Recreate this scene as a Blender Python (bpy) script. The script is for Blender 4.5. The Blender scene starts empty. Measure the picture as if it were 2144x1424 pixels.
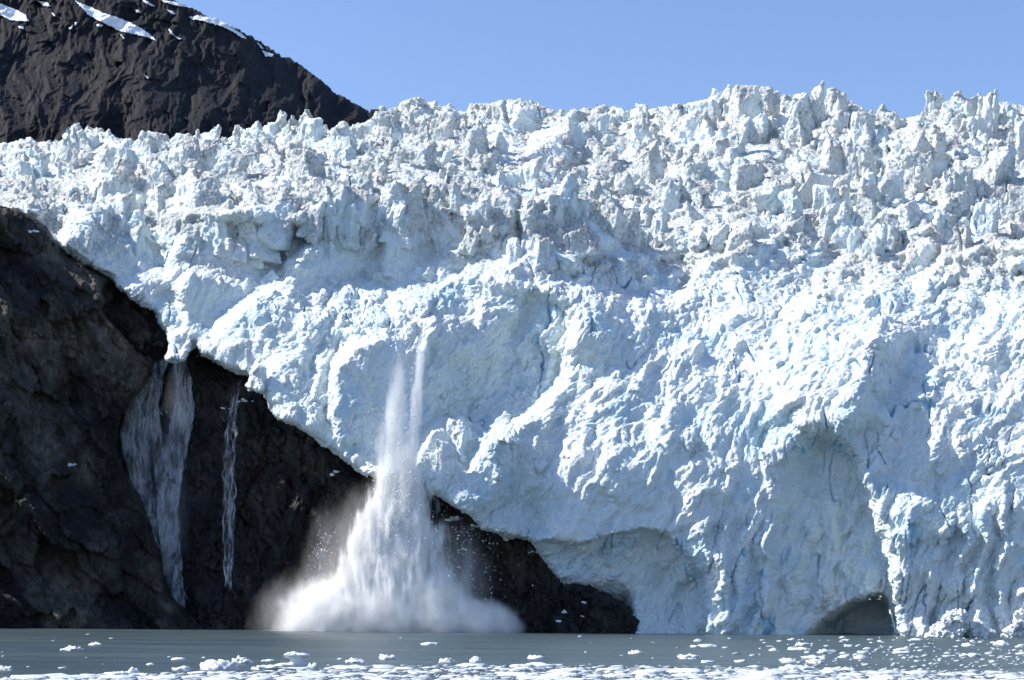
import bpy, bmesh, math, random
import numpy as np
from mathutils import Vector, Matrix

VOX = 2.15
rng = np.random.default_rng(11)
random.seed(11)
scene = bpy.context.scene
COL = scene.collection
f32 = np.float32

# ------------------------------------------------------------------ camera
F = 3400.0                     # focal length in photo pixels
W0, H0 = 2144.0, 1424.0
CAMZ = 8.0
PITCH = math.atan((1274.0 - 712.0) / F)
ROLL = 0.0086
cam_data = bpy.data.cameras.new('camera')
cam = bpy.data.objects.new('camera', cam_data)
COL.objects.link(cam)
cam_data.sensor_width = 36.0
cam_data.lens = 36.0 * F / W0
cam_data.clip_end = 60000
cam_data.clip_start = 1.0
RM = (Matrix.Rotation(math.radians(90) + PITCH, 3, 'X') @ Matrix.Rotation(ROLL, 3, 'Z'))
cam.matrix_world = Matrix.Translation((0, 0, CAMZ)) @ RM.to_4x4()
scene.camera = cam
R = np.array(RM)


def hz(px):
    """row of the horizon at a column"""
    return 1274.0 + (np.asarray(px, float) - 1072.0) * ROLL


def wD(D):
    return F * np.log(np.asarray(D, float) / 500.0)


def to_world(P):
    """relief space (column, row, log depth) -> metres"""
    P = np.asarray(P, float)
    c = np.stack([(P[:, 0] - W0 / 2) / F, -(P[:, 1] - H0 / 2) / F, -np.ones(len(P))], 1)
    d = c @ R.T
    D = 500.0 * np.exp(P[:, 2] / F)
    t = D / d[:, 1]
    out = d * t[:, None]
    out[:, 2] += CAMZ
    return out


def pt(px, py, D):
    return Vector(to_world(np.array([[px, py, float(wD(D))]]))[0])


def water_pt(px, py):
    D = CAMZ * F / max(1.0, float(py - hz(px)))
    p = pt(px, py, D)
    p.z = 0
    return p, D


# ------------------------------------------------------------------ noise
_G = np.array([[1, 1, 0], [-1, 1, 0], [1, -1, 0], [-1, -1, 0], [1, 0, 1], [-1, 0, 1], [1, 0, -1], [-1, 0, -1],
               [0, 1, 1], [0, -1, 1], [0, 1, -1], [0, -1, -1], [1, 1, 1], [-1, -1, 1], [1, -1, -1], [-1, 1, -1]], f32)


def _hash(ix, iy, iz, seed):
    h = (ix.astype(np.uint32) * np.uint32(374761393)) ^ (iy.astype(np.uint32) * np.uint32(668265263)) ^ \
        (iz.astype(np.uint32) * np.uint32(2246822519)) ^ np.uint32((seed * 3266489917) & 0xffffffff)
    h ^= h >> np.uint32(15)
    h *= np.uint32(2246822519)
    h ^= h >> np.uint32(13)
    h *= np.uint32(3266489917)
    h ^= h >> np.uint32(16)
    return h


def perlin(P, seed=0):
    P = np.asarray(P, f32)
    out = np.empty(len(P), f32)
    for s in range(0, len(P), 300000):
        p = P[s:s + 300000]
        fl = np.floor(p)
        fr = (p - fl).astype(f32)
        I = fl.astype(np.int64)
        u = fr * fr * fr * (fr * (fr * 6 - 15) + 10)
        acc = np.zeros(len(p), f32)
        for dx in (0, 1):
            wx = u[:, 0] if dx else 1 - u[:, 0]
            for dy in (0, 1):
                wy = u[:, 1] if dy else 1 - u[:, 1]
                for dz in (0, 1):
                    wz = u[:, 2] if dz else 1 - u[:, 2]
                    g = _G[_hash(I[:, 0] + dx, I[:, 1] + dy, I[:, 2] + dz, seed) & np.uint32(15)]
                    acc += wx * wy * wz * (g[:, 0] * (fr[:, 0] - dx) + g[:, 1] * (fr[:, 1] - dy) + g[:, 2] * (fr[:, 2] - dz))
        out[s:s + 300000] = acc
    return out


def fbm(P, octs=4, seed=0, gain=0.5, lac=2.07):
    a, t, tot = 1.0, 0.0, 0.0
    for o in range(octs):
        t = t + a * perlin(P * (lac ** o), seed + o * 17)
        tot += a
        a *= gain
    return t / tot


def ridged(P, octs=4, seed=0, gain=0.5, lac=2.1):
    a, t, tot = 1.0, 0.0, 0.0
    for o in range(octs):
        t = t + a * (1 - 2.2 * np.abs(perlin(P * (lac ** o), seed + o * 17)))
        tot += a
        a *= gain
    return t / tot


def worley(P, seed=0, two_d=False):
    """F1, F2 and the random value of the nearest cell"""
    P = np.asarray(P, f32)
    n = len(P)
    F1 = np.empty(n, f32); F2 = np.empty(n, f32); ID = np.empty(n, np.uint32)
    for s in range(0, n, 300000):
        p = P[s:s + 300000]
        fl = np.floor(p)
        I = fl.astype(np.int64)
        fr = (p - fl).astype(f32)
        a = np.full(len(p), 9, f32); b = np.full(len(p), 9, f32); idd = np.zeros(len(p), np.uint32)
        for dx in (-1, 0, 1):
            for dy in (-1, 0, 1):
                for dz in ((0,) if two_d else (-1, 0, 1)):
                    h = _hash(I[:, 0] + dx, I[:, 1] + dy, (I[:, 2] + dz) if not two_d else I[:, 2] * 0, seed)
                    jx = (h & np.uint32(1023)).astype(f32) / 1023
                    jy = ((h >> np.uint32(10)) & np.uint32(1023)).astype(f32) / 1023
                    jz = ((h >> np.uint32(20)) & np.uint32(1023)).astype(f32) / 1023
                    d = (dx + jx - fr[:, 0]) ** 2 + (dy + jy - fr[:, 1]) ** 2
                    if not two_d:
                        d = d + (dz + jz - fr[:, 2]) ** 2
                    m = d < a
                    b = np.where(m, a, np.minimum(b, d))
                    idd = np.where(m, h, idd)
                    a = np.where(m, d, a)
        F1[s:s + 300000] = np.sqrt(a); F2[s:s + 300000] = np.sqrt(b); ID[s:s + 300000] = idd
    return F1, F2, ID


def facet(P, seed=0):
    """every cell is a flat chip tilted its own way: broken, angular relief"""
    P = np.asarray(P, f32)
    out = np.empty(len(P), f32)
    for s in range(0, len(P), 300000):
        p = P[s:s + 300000]
        fl = np.floor(p); I = fl.astype(np.int64); fr = (p - fl).astype(f32)
        a = np.full(len(p), 9, f32); val = np.zeros(len(p), f32)
        for dx in (-1, 0, 1):
            for dy in (-1, 0, 1):
                for dz in (-1, 0, 1):
                    h = _hash(I[:, 0] + dx, I[:, 1] + dy, I[:, 2] + dz, seed)
                    ox = fr[:, 0] - dx - (h & np.uint32(1023)).astype(f32) / 1023
                    oy = fr[:, 1] - dy - ((h >> np.uint32(10)) & np.uint32(1023)).astype(f32) / 1023
                    oz = fr[:, 2] - dz - ((h >> np.uint32(20)) & np.uint32(1023)).astype(f32) / 1023
                    d = ox * ox + oy * oy + oz * oz
                    m = d < a
                    g = _G[(h >> np.uint32(5)) & np.uint32(15)]
                    v = 0.75 * (g[:, 0] * ox + g[:, 1] * oy + g[:, 2] * oz) + ((h >> np.uint32(13)) & np.uint32(255)).astype(f32) / 255 * 0.7 - 0.35
                    val = np.where(m, v, val); a = np.where(m, d, a)
        out[s:s + 300000] = val
    return out


def rnd_of(ID, k):
    h = _hash(ID, ID >> np.uint32(7), ID >> np.uint32(3), 101 + k)
    return (h & np.uint32(65535)).astype(f32) / 65535


def smooth(x, a, b):
    t = np.clip((np.asarray(x, float) - a) / (b - a), 0, 1)
    return t * t * (3 - 2 * t)


def poly_sd(X, Y, poly):
    """distance to a closed outline (positive inside) and its nearest point"""
    X = np.asarray(X, float); Y = np.asarray(Y, float)
    best = np.full(X.shape, 1e18); bx = X.copy(); by = Y.copy()
    inside = np.zeros(X.shape, bool)
    n = len(poly)
    for i in range(n):
        x0, y0 = poly[i]; x1, y1 = poly[(i + 1) % n]
        ex, ey = x1 - x0, y1 - y0
        L = ex * ex + ey * ey + 1e-9
        t = np.clip(((X - x0) * ex + (Y - y0) * ey) / L, 0, 1)
        qx, qy = x0 + t * ex, y0 + t * ey
        d = (X - qx) ** 2 + (Y - qy) ** 2
        m = d < best
        best = np.where(m, d, best); bx = np.where(m, qx, bx); by = np.where(m, qy, by)
        if y0 != y1:
            c = ((y0 > Y) != (y1 > Y)) & (X < (x1 - x0) * (Y - y0) / (y1 - y0) + x0)
            inside ^= c
    d = np.sqrt(best)
    return np.where(inside, d, -d), bx, by


def tps(ctrl):
    C = np.array(ctrl, float)
    xy = C[:, :2] / 500.0
    n = len(C)

    def phi(r2):
        return 0.5 * r2 * np.log(r2 + 1e-9)
    A = phi(((xy[:, None] - xy[None]) ** 2).sum(2)) + np.eye(n) * 0.004
    Pm = np.c_[np.ones(n), xy]
    M = np.zeros((n + 3, n + 3)); M[:n, :n] = A; M[:n, n:] = Pm; M[n:, :n] = Pm.T
    sol = np.linalg.solve(M, np.r_[wD(C[:, 2]), 0, 0, 0])

    def ev(X, Y):
        sh = np.shape(X)
        q = np.c_[np.ravel(X), np.ravel(Y)] / 500.0
        out = sol[n] + q @ sol[n + 1:]
        for i in range(n):
            out = out + sol[i] * phi(((q - xy[i]) ** 2).sum(1))
        return out.reshape(sh)
    return ev


# ------------------------------------------------------------------ mesh helpers
def mesh_np(name, V, Fq):
    me = bpy.data.meshes.new(name)
    V = np.asarray(V, f32); Fq = np.asarray(Fq, np.int32)
    k = Fq.shape[1]
    me.vertices.add(len(V)); me.vertices.foreach_set('co', V.ravel())
    me.loops.add(Fq.size); me.loops.foreach_set('vertex_index', Fq.ravel())
    me.polygons.add(len(Fq)); me.polygons.foreach_set('loop_start', np.arange(len(Fq), dtype=np.int32) * k)
    me.update(calc_edges=True)
    me.validate()
    return me


def link(name, me, mat=None, parent=None, smooth_=True):
    o = bpy.data.objects.new(name, me)
    COL.objects.link(o)
    if mat:
        me.materials.append(mat)
    if smooth_:
        me.polygons.foreach_set('use_smooth', np.ones(len(me.polygons), bool))
    if parent:
        o.parent = parent
    return o


def tag(o, label=None, cat=None, group=None, kind=None):
    if label: o['label'] = label
    if cat: o['category'] = cat
    if group: o['group'] = group
    if kind: o['kind'] = kind
    return o


def empty(name, loc):
    o = bpy.data.objects.new(name, None)
    COL.objects.link(o)
    o.location = loc
    o.empty_display_size = 5
    return o


def verts_of(me):
    a = np.empty(len(me.vertices) * 3, f32)
    me.vertices.foreach_get('co', a)
    return a.reshape(-1, 3)


def normals_of(me):
    a = np.empty(len(me.vertices) * 3, f32)
    me.vertex_normals.foreach_get('vector', a)
    return a.reshape(-1, 3)


def set_verts(me, V):
    me.vertices.foreach_set('co', np.asarray(V, f32).ravel())
    me.update()


def add_attr(me, name, val):
    at = me.attributes.new(name, 'FLOAT', 'POINT')
    at.data.foreach_set('value', np.asarray(val, f32))


def sheet(poly, wfun, step, Rr, thick, snap=40, rough=None, strict=False):
    """closed solid: a depth sheet over an outline, its edge rounded back by Rr, thick deep; relief space"""
    P = np.array(poly, float)
    xs = np.arange(P[:, 0].min() - snap, P[:, 0].max() + snap, step)
    ys = np.arange(P[:, 1].min() - snap, P[:, 1].max() + snap, step)
    X, Y = np.meshgrid(xs, ys)
    d, bx, by = poly_sd(X, Y, poly)
    if rough is not None:
        d = d + rough(X, Y)
    out = d < 0
    Xs = np.where(out, bx, X); Ys = np.where(out, by, Y)
    w = wfun(Xs, Ys)
    t = np.clip(d / Rr, 0, 1)
    w = w + Rr * (1 - np.sqrt(np.clip(1 - (1 - t) ** 2, 0, 1)))
    w = np.where(out, w + (-d) * 1.2, w)
    keep = (d > 0) if strict else (d > -step * 2.5)
    ny, nx = X.shape
    vid = np.arange(nx * ny).reshape(ny, nx)
    q = np.stack([vid[:-1, :-1], vid[:-1, 1:], vid[1:, 1:], vid[1:, :-1]], -1).reshape(-1, 4)
    q = q[keep.ravel()[q].all(1)]
    used = np.unique(q)
    remap = -np.ones(nx * ny, int); remap[used] = np.arange(len(used))
    q = remap[q]
    front = np.stack([Xs.ravel()[used], Ys.ravel()[used], w.ravel()[used]], 1)
    back = front.copy(); back[:, 2] += thick
    n = len(front)
    V = np.r_[front, back]
    # px right, row down, depth inward: this winding faces the viewer when reversed
    ff = q[:, ::-1]
    bf = q + n
    e = np.concatenate([ff[:, [0, 1]], ff[:, [1, 2]], ff[:, [2, 3]], ff[:, [3, 0]]])
    key = e[:, 0].astype(np.int64) * (n + 1) + e[:, 1]
    rev = e[:, 1].astype(np.int64) * (n + 1) + e[:, 0]
    be = e[~np.isin(key, rev)]
    side = np.stack([be[:, 1], be[:, 0], be[:, 0] + n, be[:, 1] + n], 1)
    return V, np.r_[ff, bf, side]


def remesh(name, V, Fq, voxel):
    me = mesh_np(name + '_raw', V, Fq)
    o = bpy.data.objects.new(name + '_raw', me)
    COL.objects.link(o)
    m = o.modifiers.new('remesh', 'REMESH')
    m.mode = 'VOXEL'
    m.voxel_size = voxel
    m.adaptivity = 0
    dg = bpy.context.evaluated_depsgraph_get()
    ev = o.evaluated_get(dg)
    res = bpy.data.meshes.new_from_object(ev)
    bpy.data.objects.remove(o)
    bpy.data.meshes.remove(me)
    res.name = name
    return res


def cut(me, keepv):
    """drop the vertices that nothing can see (buried backs)"""
    bm = bmesh.new(); bm.from_mesh(me)
    bm.verts.ensure_lookup_table()
    kill = [bm.verts[i] for i in np.nonzero(~keepv)[0]]
    bmesh.ops.delete(bm, geom=kill, context='VERTS')
    bm.to_mesh(me); bm.free()
    me.update()


def boxes(specs):
    """hexahedra in relief space: centre, half sizes, yaw, lean, pitch, seed -> V, F"""
    base = np.array([[-1, -1, -1], [1, -1, -1], [1, 1, -1], [-1, 1, -1], [-1, -1, 1], [1, -1, 1], [1, 1, 1], [-1, 1, 1]], float)
    fc = np.array([[0, 3, 2, 1], [4, 5, 6, 7], [0, 1, 5, 4], [1, 2, 6, 5], [2, 3, 7, 6], [3, 0, 4, 7]])
    Vs, Fs = [], []
    for k, (c, h, yaw, lean, pit, sd, taper) in enumerate(specs):
        g = np.random.default_rng(sd)
        b = base.copy()
        b += g.uniform(-0.28, 0.28, b.shape)
        top = b[:, 1] < 0
        b[top, 0] *= taper; b[top, 2] *= taper
        b[top, 1] += g.uniform(-0.35, 0.45, top.sum())
        b = b * np.array(h)
        cy, sy = math.cos(yaw), math.sin(yaw)
        b = b @ np.array([[cy, 0, sy], [0, 1, 0], [-sy, 0, cy]]).T
        cl, sl = math.cos(lean), math.sin(lean)
        b = b @ np.array([[cl, -sl, 0], [sl, cl, 0], [0, 0, 1]]).T
        cp, sp = math.cos(pit), math.sin(pit)
        b = b @ np.array([[1, 0, 0], [0, cp, -sp], [0, sp, cp]]).T
        Vs.append(b + np.array(c)); Fs.append(fc + 8 * k)
    return np.concatenate(Vs), np.concatenate(Fs)


# ------------------------------------------------------------------ materials
def new_mat(name):
    m = bpy.data.materials.new(name)
    m.use_nodes = True
    nt = m.node_tree
    for n in list(nt.nodes): nt.nodes.remove(n)
    out = nt.nodes.new('ShaderNodeOutputMaterial')
    return m, nt, out


def N(nt, t, **kw):
    n = nt.nodes.new(t)
    for k, v in kw.items():
        if k.startswith('i_'):
            n.inputs[k[2:].replace('_', ' ')].default_value = v
        else:
            setattr(n, k, v)
    return n


def noise_node(nt, coord, scale, detail=4, rough=0.55, vscale=None):
    if vscale is not None:
        mp = N(nt, 'ShaderNodeMapping'); mp.inputs['Scale'].default_value = vscale
        nt.links.new(coord, mp.inputs['Vector']); coord = mp.outputs[0]
    n = N(nt, 'ShaderNodeTexNoise')
    n.inputs['Scale'].default_value = scale; n.inputs['Detail'].default_value = detail; n.inputs['Roughness'].default_value = rough
    nt.links.new(coord, n.inputs['Vector'])
    return n.outputs['Fac']


def ramp(nt, src, stops):
    r = N(nt, 'ShaderNodeValToRGB')
    el = r.color_ramp.elements
    while len(el) < len(stops): el.new(0.5)
    for e, (p, c) in zip(el, stops):
        e.position = p; e.color = (*c, 1) if len(c) == 3 else (c[0],) * 3 + (1,)
    nt.links.new(src, r.inputs[0])
    return r.outputs[0]


def mix(nt, fac, a, b, mode='MIX'):
    m = N(nt, 'ShaderNodeMix', data_type='RGBA', blend_type=mode)
    for sock, v in ((m.inputs[0], fac), (m.inputs[6], a), (m.inputs[7], b)):
        if hasattr(v, 'is_linked') or hasattr(v, 'links'):
            nt.links.new(v, sock)
        elif isinstance(v, (int, float)):
            sock.default_value = v
        else:
            sock.default_value = (*v, 1)
    return m.outputs[2]


def math_(nt, op, a, b=None, clamp=False):
    m = N(nt, 'ShaderNodeMath', operation=op, use_clamp=clamp)
    for i, v in enumerate((a, b)):
        if v is None: continue
        if isinstance(v, (int, float)): m.inputs[i].default_value = v
        else: nt.links.new(v, m.inputs[i])
    return m.outputs[0]


def bump(nt, h, dist, strength=1.0, prev=None):
    b = N(nt, 'ShaderNodeBump')
    b.inputs['Strength'].default_value = strength; b.inputs['Distance'].default_value = dist
    nt.links.new(h, b.inputs['Height'])
    if prev is not None: nt.links.new(prev, b.inputs['Normal'])
    return b.outputs[0]


def ice_material():
    m, nt, out = new_mat('glacier_ice')
    geo = N(nt, 'ShaderNodeNewGeometry'); pos = geo.outputs['Position']
    a_d = N(nt, 'ShaderNodeAttribute', attribute_name='dirt').outputs['Fac']
    a_b = N(nt, 'ShaderNodeAttribute', attribute_name='blue').outputs['Fac']
    big = noise_node(nt, pos, 0.035, 5, 0.6)
    c = ramp(nt, big, [(0.35, (0.865, 0.915, 0.918)), (0.6, (0.755, 0.865, 0.882))])
    c = mix(nt, a_b, c, (0.27, 0.58, 0.80))
    dn = noise_node(nt, pos, 1.1, 6, 0.7, (1, 1, 0.6))
    dm = math_(nt, 'MULTIPLY', a_d, ramp(nt, dn, [(0.44, (0.0,)), (0.60, (1.0,))]))
    c = mix(nt, math_(nt, 'MULTIPLY', dm, 0.85), c, (0.25, 0.215, 0.175))
    c = mix(nt, math_(nt, 'MULTIPLY', a_d, 0.34), c, (0.45, 0.41, 0.355))
    b = N(nt, 'ShaderNodeBsdfPrincipled')
    nt.links.new(c, b.inputs['Base Color'])
    b.inputs['Roughness'].default_value = 0.55
    b.inputs['Specular IOR Level'].default_value = 0.25
    n1 = noise_node(nt, pos, 0.55, 6, 0.65)
    n2 = noise_node(nt, pos, 1.9, 3, 0.6)
    nb = bump(nt, n1, 1.5, 0.9)
    nb = bump(nt, n2, 0.5, 0.8, nb)
    nt.links.new(nb, b.inputs['Normal'])
    nt.links.new(b.outputs[0], out.inputs[0])
    return m


def rock_material(name, dark, mid, light, scale=1.0, wet=0.4):
    m, nt, out = new_mat(name)
    geo = N(nt, 'ShaderNodeNewGeometry'); pos = geo.outputs['Position']
    n1 = noise_node(nt, pos, 0.05 * scale, 7, 0.62)
    n2 = noise_node(nt, pos, 0.35 * scale, 6, 0.65, (1, 1, 0.45))
    c = ramp(nt, n1, [(0.40, dark), (0.52, mid), (0.66, light)])
    c = mix(nt, ramp(nt, n2, [(0.35, (0.0,)), (0.65, (0.75,))]), c, dark)
    b = N(nt, 'ShaderNodeBsdfPrincipled')
    nt.links.new(c, b.inputs['Base Color'])
    b.inputs['Roughness'].default_value = 0.75 - 0.4 * wet
    b.inputs['Specular IOR Level'].default_value = 0.2 + 0.3 * wet
    nb = bump(nt, noise_node(nt, pos, 0.25 * scale, 8, 0.7, (1, 1, 0.7)), 2.0 / scale, 0.8)
    nb = bump(nt, noise_node(nt, pos, 1.4 * scale, 6, 0.7, (1, 1, 0.5)), 0.6 / scale, 0.9, nb)
    nt.links.new(nb, b.inputs['Normal'])
    nt.links.new(b.outputs[0], out.inputs[0])
    return m


def snow_material(name='snow', col=(0.86, 0.88, 0.90), sc=1.0, tint=(0.74, 0.82, 0.86)):
    m, nt, out = new_mat(name)
    geo = N(nt, 'ShaderNodeNewGeometry'); pos = geo.outputs['Position']
    c = mix(nt, ramp(nt, noise_node(nt, pos, 0.9 * sc, 4), [(0.4, (0.0,)), (0.7, (1.0,))]), col, tint)
    b = N(nt, 'ShaderNodeBsdfPrincipled')
    nt.links.new(c, b.inputs['Base Color'])
    b.inputs['Roughness'].default_value = 0.5
    b.inputs['Specular IOR Level'].default_value = 0.3
    nb = bump(nt, noise_node(nt, pos, 3.0 * sc, 5, 0.65), 0.25 / sc, 0.6)
    nt.links.new(nb, b.inputs['Normal'])
    nt.links.new(b.outputs[0], out.inputs[0])
    return m


M_ICE = ice_material()
M_ROCK = rock_material('wet_dark_rock', (0.005, 0.005, 0.006), (0.018, 0.017, 0.0165), (0.075, 0.068, 0.057), 1.0, 0.75)
M_SLAB = rock_material('grey_brown_rock', (0.018, 0.018, 0.018), (0.095, 0.088, 0.074), (0.19, 0.17, 0.135), 0.9, 0.2)
M_MOUNT = rock_material('mountain_rock', (0.0095, 0.010, 0.015), (0.017, 0.0165, 0.019), (0.042, 0.037, 0.028), 0.14, 0.0)
M_SNOW = snow_material('mountain_snow', (0.88, 0.90, 0.92), 0.1)
M_FLOE = snow_material('floating_ice', (0.70, 0.73, 0.735), 0.8, (0.40, 0.46, 0.49))
_nt = M_FLOE.node_tree; _b = [n for n in _nt.nodes if n.type == 'BSDF_PRINCIPLED'][0]; _c = _b.inputs['Base Color'].links[0].from_socket
_nt.links.new(mix(_nt, math_(_nt, 'MULTIPLY', N(_nt, 'ShaderNodeAttribute', attribute_name='tone').outputs['Fac'], 0.8), _c, (0.27, 0.31, 0.33)), _b.inputs['Base Color'])
M_CHUNK = snow_material('falling_ice', (0.86, 0.88, 0.90), 2.0)

# ------------------------------------------------------------------ glacier
SKY = [(-160, 296), (-60, 292), (0, 295), (60, 292), (138, 291), (150, 276), (190, 264), (215, 271), (245, 283), (280, 291), (300, 279), (320, 274),
       (345, 285), (385, 282), (420, 273), (442, 270), (452, 281), (465, 287), (490, 284), (496, 266), (508, 268), (530, 268), (560, 264),
       (582, 256), (600, 258), (650, 252), (690, 266), (745, 258), (780, 240), (800, 229), (850, 214), (880, 214), (900, 213),
       (945, 223), (975, 231), (990, 216), (1040, 209), (1120, 210), (1150, 228), (1185, 231), (1230, 223), (1290, 223), (1320, 231),
       (1380, 217), (1440, 217), (1475, 229), (1484, 208), (1512, 188), (1560, 188), (1610, 190), (1640, 197), (1690, 199), (1715, 196), (1760, 197),
       (1810, 224), (1835, 240), (1870, 228), (1890, 245), (1925, 232), (1955, 222), (1975, 210), (2000, 199), (2040, 202), (2090, 208), (2140, 216), (2320, 214)]
LOW = [(2320, 1352), (1345, 1352), (1196, 1352), (1178, 1222), (1150, 1180), (1110, 1125), (1060, 1120), (1010, 1105), (985, 1075),
       (930, 1042), (870, 1012), (800, 1000), (760, 990), (700, 940), (640, 900), (580, 870), (555, 820), (545, 792), (500, 776), (430, 742), (404, 714),
       (384, 752), (352, 752), (362, 718), (352, 690), (330, 658), (290, 632), (230, 582), (165, 550), (120, 510), (60, 465), (0, 440), (-160, 405)]
GPOLY = [(x, y + 11) for x, y in SKY] + LOW

CTRL = [(1500, 1325, 530), (1620, 1325, 532), (1900, 1325, 528), (2144, 1325, 524), (2320, 1325, 522), (1500, 1150, 536), (1560, 950, 547), (1900, 1000, 534),
        (2144, 1000, 530), (2320, 1000, 528), (1720, 880, 543), (1950, 860, 546), (2144, 850, 546), (1500, 800, 566), (1750, 800, 558), (2000, 750, 568), (2144, 750, 564),
        (1350, 700, 588), (1600, 650, 600), (1850, 620, 600), (2144, 600, 594), (1500, 540, 630), (1750, 540, 640), (2000, 510, 648), (2144, 490, 645),
        (1500, 455, 668), (1750, 440, 690), (2100, 430, 690), (1500, 330, 770), (1750, 330, 770), (2050, 330, 745), (1560, 190, 900), (1400, 220, 920), (1750, 200, 880),
        (2000, 200, 860), (2144, 215, 860), (2320, 205, 860), (1200, 690, 583), (1100, 930, 556), (1040, 930, 560), (985, 1070, 555), (1200, 1050, 546), (1300, 950, 550), (1350, 850, 560),
        (1000, 640, 606), (1000, 590, 632), (1000, 880, 594), (300, 640, 645), (400, 620, 642), (1060, 840, 594), (1130, 750, 600), (1000, 760, 599), (950, 950, 588), (700, 450, 668), (900, 450, 668), (1050, 450, 666), (900, 550, 662), (700, 560, 657), (700, 650, 634),
        (900, 650, 616), (600, 780, 606), (750, 850, 597), (700, 920, 589), (850, 980, 582), (900, 800, 598), (700, 390, 694), (900, 385, 696), (1100, 380, 716), (700, 300, 830),
        (900, 300, 860), (1100, 300, 870), (1300, 300, 850), (1300, 400, 745), (850, 210, 990), (1050, 207, 990), (1250, 222, 970), (0, 435, 690), (0, 380, 750), (0, 300, 950),
        (200, 300, 900), (200, 265, 990), (300, 330, 800), (300, 440, 750), (100, 400, 735), (100, 490, 685), (200, 560, 655), (350, 690, 638), (300, 560, 655),
        (450, 700, 630), (540, 780, 612), (450, 560, 648), (450, 450, 668), (450, 415, 690), (560, 300, 880), (580, 255, 980), (420, 275, 980), (-160, 300, 950), (-160, 420, 700),
        (1150, 1150, 552), (1345, 1320, 538), (1060, 1110, 560)]
def front(px):
    """the rock foot and the ice front stand on one line square to the view"""
    return np.interp(px, [0, 430, 800, 1200, 1345, 1500, 2144], [.945, .932, .952, 1.013, 1.03, 1.06, 1.073])


CTRL = [(x, y, d * float(front(x))) for x, y, d in CTRL]
G_BASE = tps(CTRL)

ALC1 = [(1118, 1128), (1210, 1130), (1290, 1114), (1345, 1106), (1400, 1118), (1450, 1165), (1482, 1240), (1488, 1360), (1080, 1360), (1080, 1140)]
ALC2 = [(1600, 1345), (1592, 1250), (1600, 1150), (1615, 1050), (1640, 965), (1680, 910), (1720, 897), (1762, 908), (1800, 950), (1832, 1040), (1860, 1130), (1880, 1230), (1893, 1345)]
CAVE = [(1655, 1350), (1690, 1318), (1730, 1288), (1772, 1258), (1815, 1240), (1848, 1238), (1870, 1258), (1888, 1300), (1902, 1350)]
HOLLOWS = [([(880, 700), (930, 640), (1010, 600), (1120, 600), (1200, 640), (1212, 690), (1190, 740), (1185, 800), (1125, 862), (1062, 910), (1020, 940), (985, 1000), (930, 960), (890, 860)], 840, 1180, 85),
           ([(205, 470), (420, 440), (640, 470), (655, 502), (592, 588), (492, 668), (446, 722), (392, 690), (300, 600), (225, 545)], 180, 600, 120),
           ([(1010, 470), (1200, 400), (1400, 440), (1480, 560), (1420, 640), (1260, 640), (1130, 590)], 1000, 1440, 70),
           ([(640, 420), (900, 380), (1010, 480), (900, 560), (800, 640), (720, 600)], 640, 960, 60),
           ([(1640, 470), (1900, 460), (1990, 560), (1920, 640), (1760, 600)], 1640, 1960, 50)]
NOTCH = [(1330, 520), (1360, 455), (1450, 445), (1470, 470), (1620, 478), (1590, 505), (1500, 545), (1430, 570), (1350, 560)]
FAN = [(1205, 720), (1300, 640), (1600, 620), (1900, 690), (1830, 880), (1600, 900), (1500, 1010), (1480, 1120), (1250, 1110), (1000, 1100), (1040, 960), (1120, 850)]
# big steep ice walls: outline of the face, how far it stands forward
WALLS = [([(203, 455), (200, 385), (215, 345), (258, 312), (330, 304), (402, 328), (420, 380), (445, 420), (440, 470), (300, 480)], 34),
         ([(362, 590), (360, 470), (390, 440), (450, 440), (520, 425), (600, 440), (610, 560), (500, 640), (420, 640)], 30),
         ([(600, 560), (608, 450), (650, 425), (690, 405), (760, 392), (800, 400), (800, 560), (700, 600)], 24),
         ([(800, 580), (802, 410), (860, 395), (930, 375), (1010, 385), (1060, 390), (1085, 420), (1080, 560), (950, 600)], 28),
         ([(1095, 560), (1090, 440), (1110, 415), (1180, 400), (1270, 420), (1300, 480), (1280, 540), (1180, 580)], 22),
         ([(1090, 335), (1130, 300), (1170, 262), (1240, 258), (1300, 300), (1340, 345), (1200, 350)], 26),
         ([(1590, 440), (1600, 380), (1660, 378), (1720, 375), (1770, 400), (1750, 450), (1680, 452)], 24),
         ([(1945, 455), (1960, 400), (1990, 365), (2040, 335), (2090, 340), (2125, 400), (2135, 450), (2040, 458)], 30),
         ([(1420, 400), (1440, 350), (1500, 340), (1560, 350), (1590, 390), (1560, 410)], 20),
         ([(130, 520), (150, 460), (210, 430), (300, 470), (330, 560), (300, 620), (230, 580)], 22),
         ([(365, 610), (395, 560), (520, 600), (560, 650), (490, 745), (440, 735), (390, 700)], 20),
         ([(690, 860), (700, 760), (740, 720), (800, 700), (880, 740), (870, 900), (800, 960), (720, 930)], 18),
         ([(860, 980), (900, 900), (960, 880), (1010, 940), (990, 1060), (930, 1040)], 30)]


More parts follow.
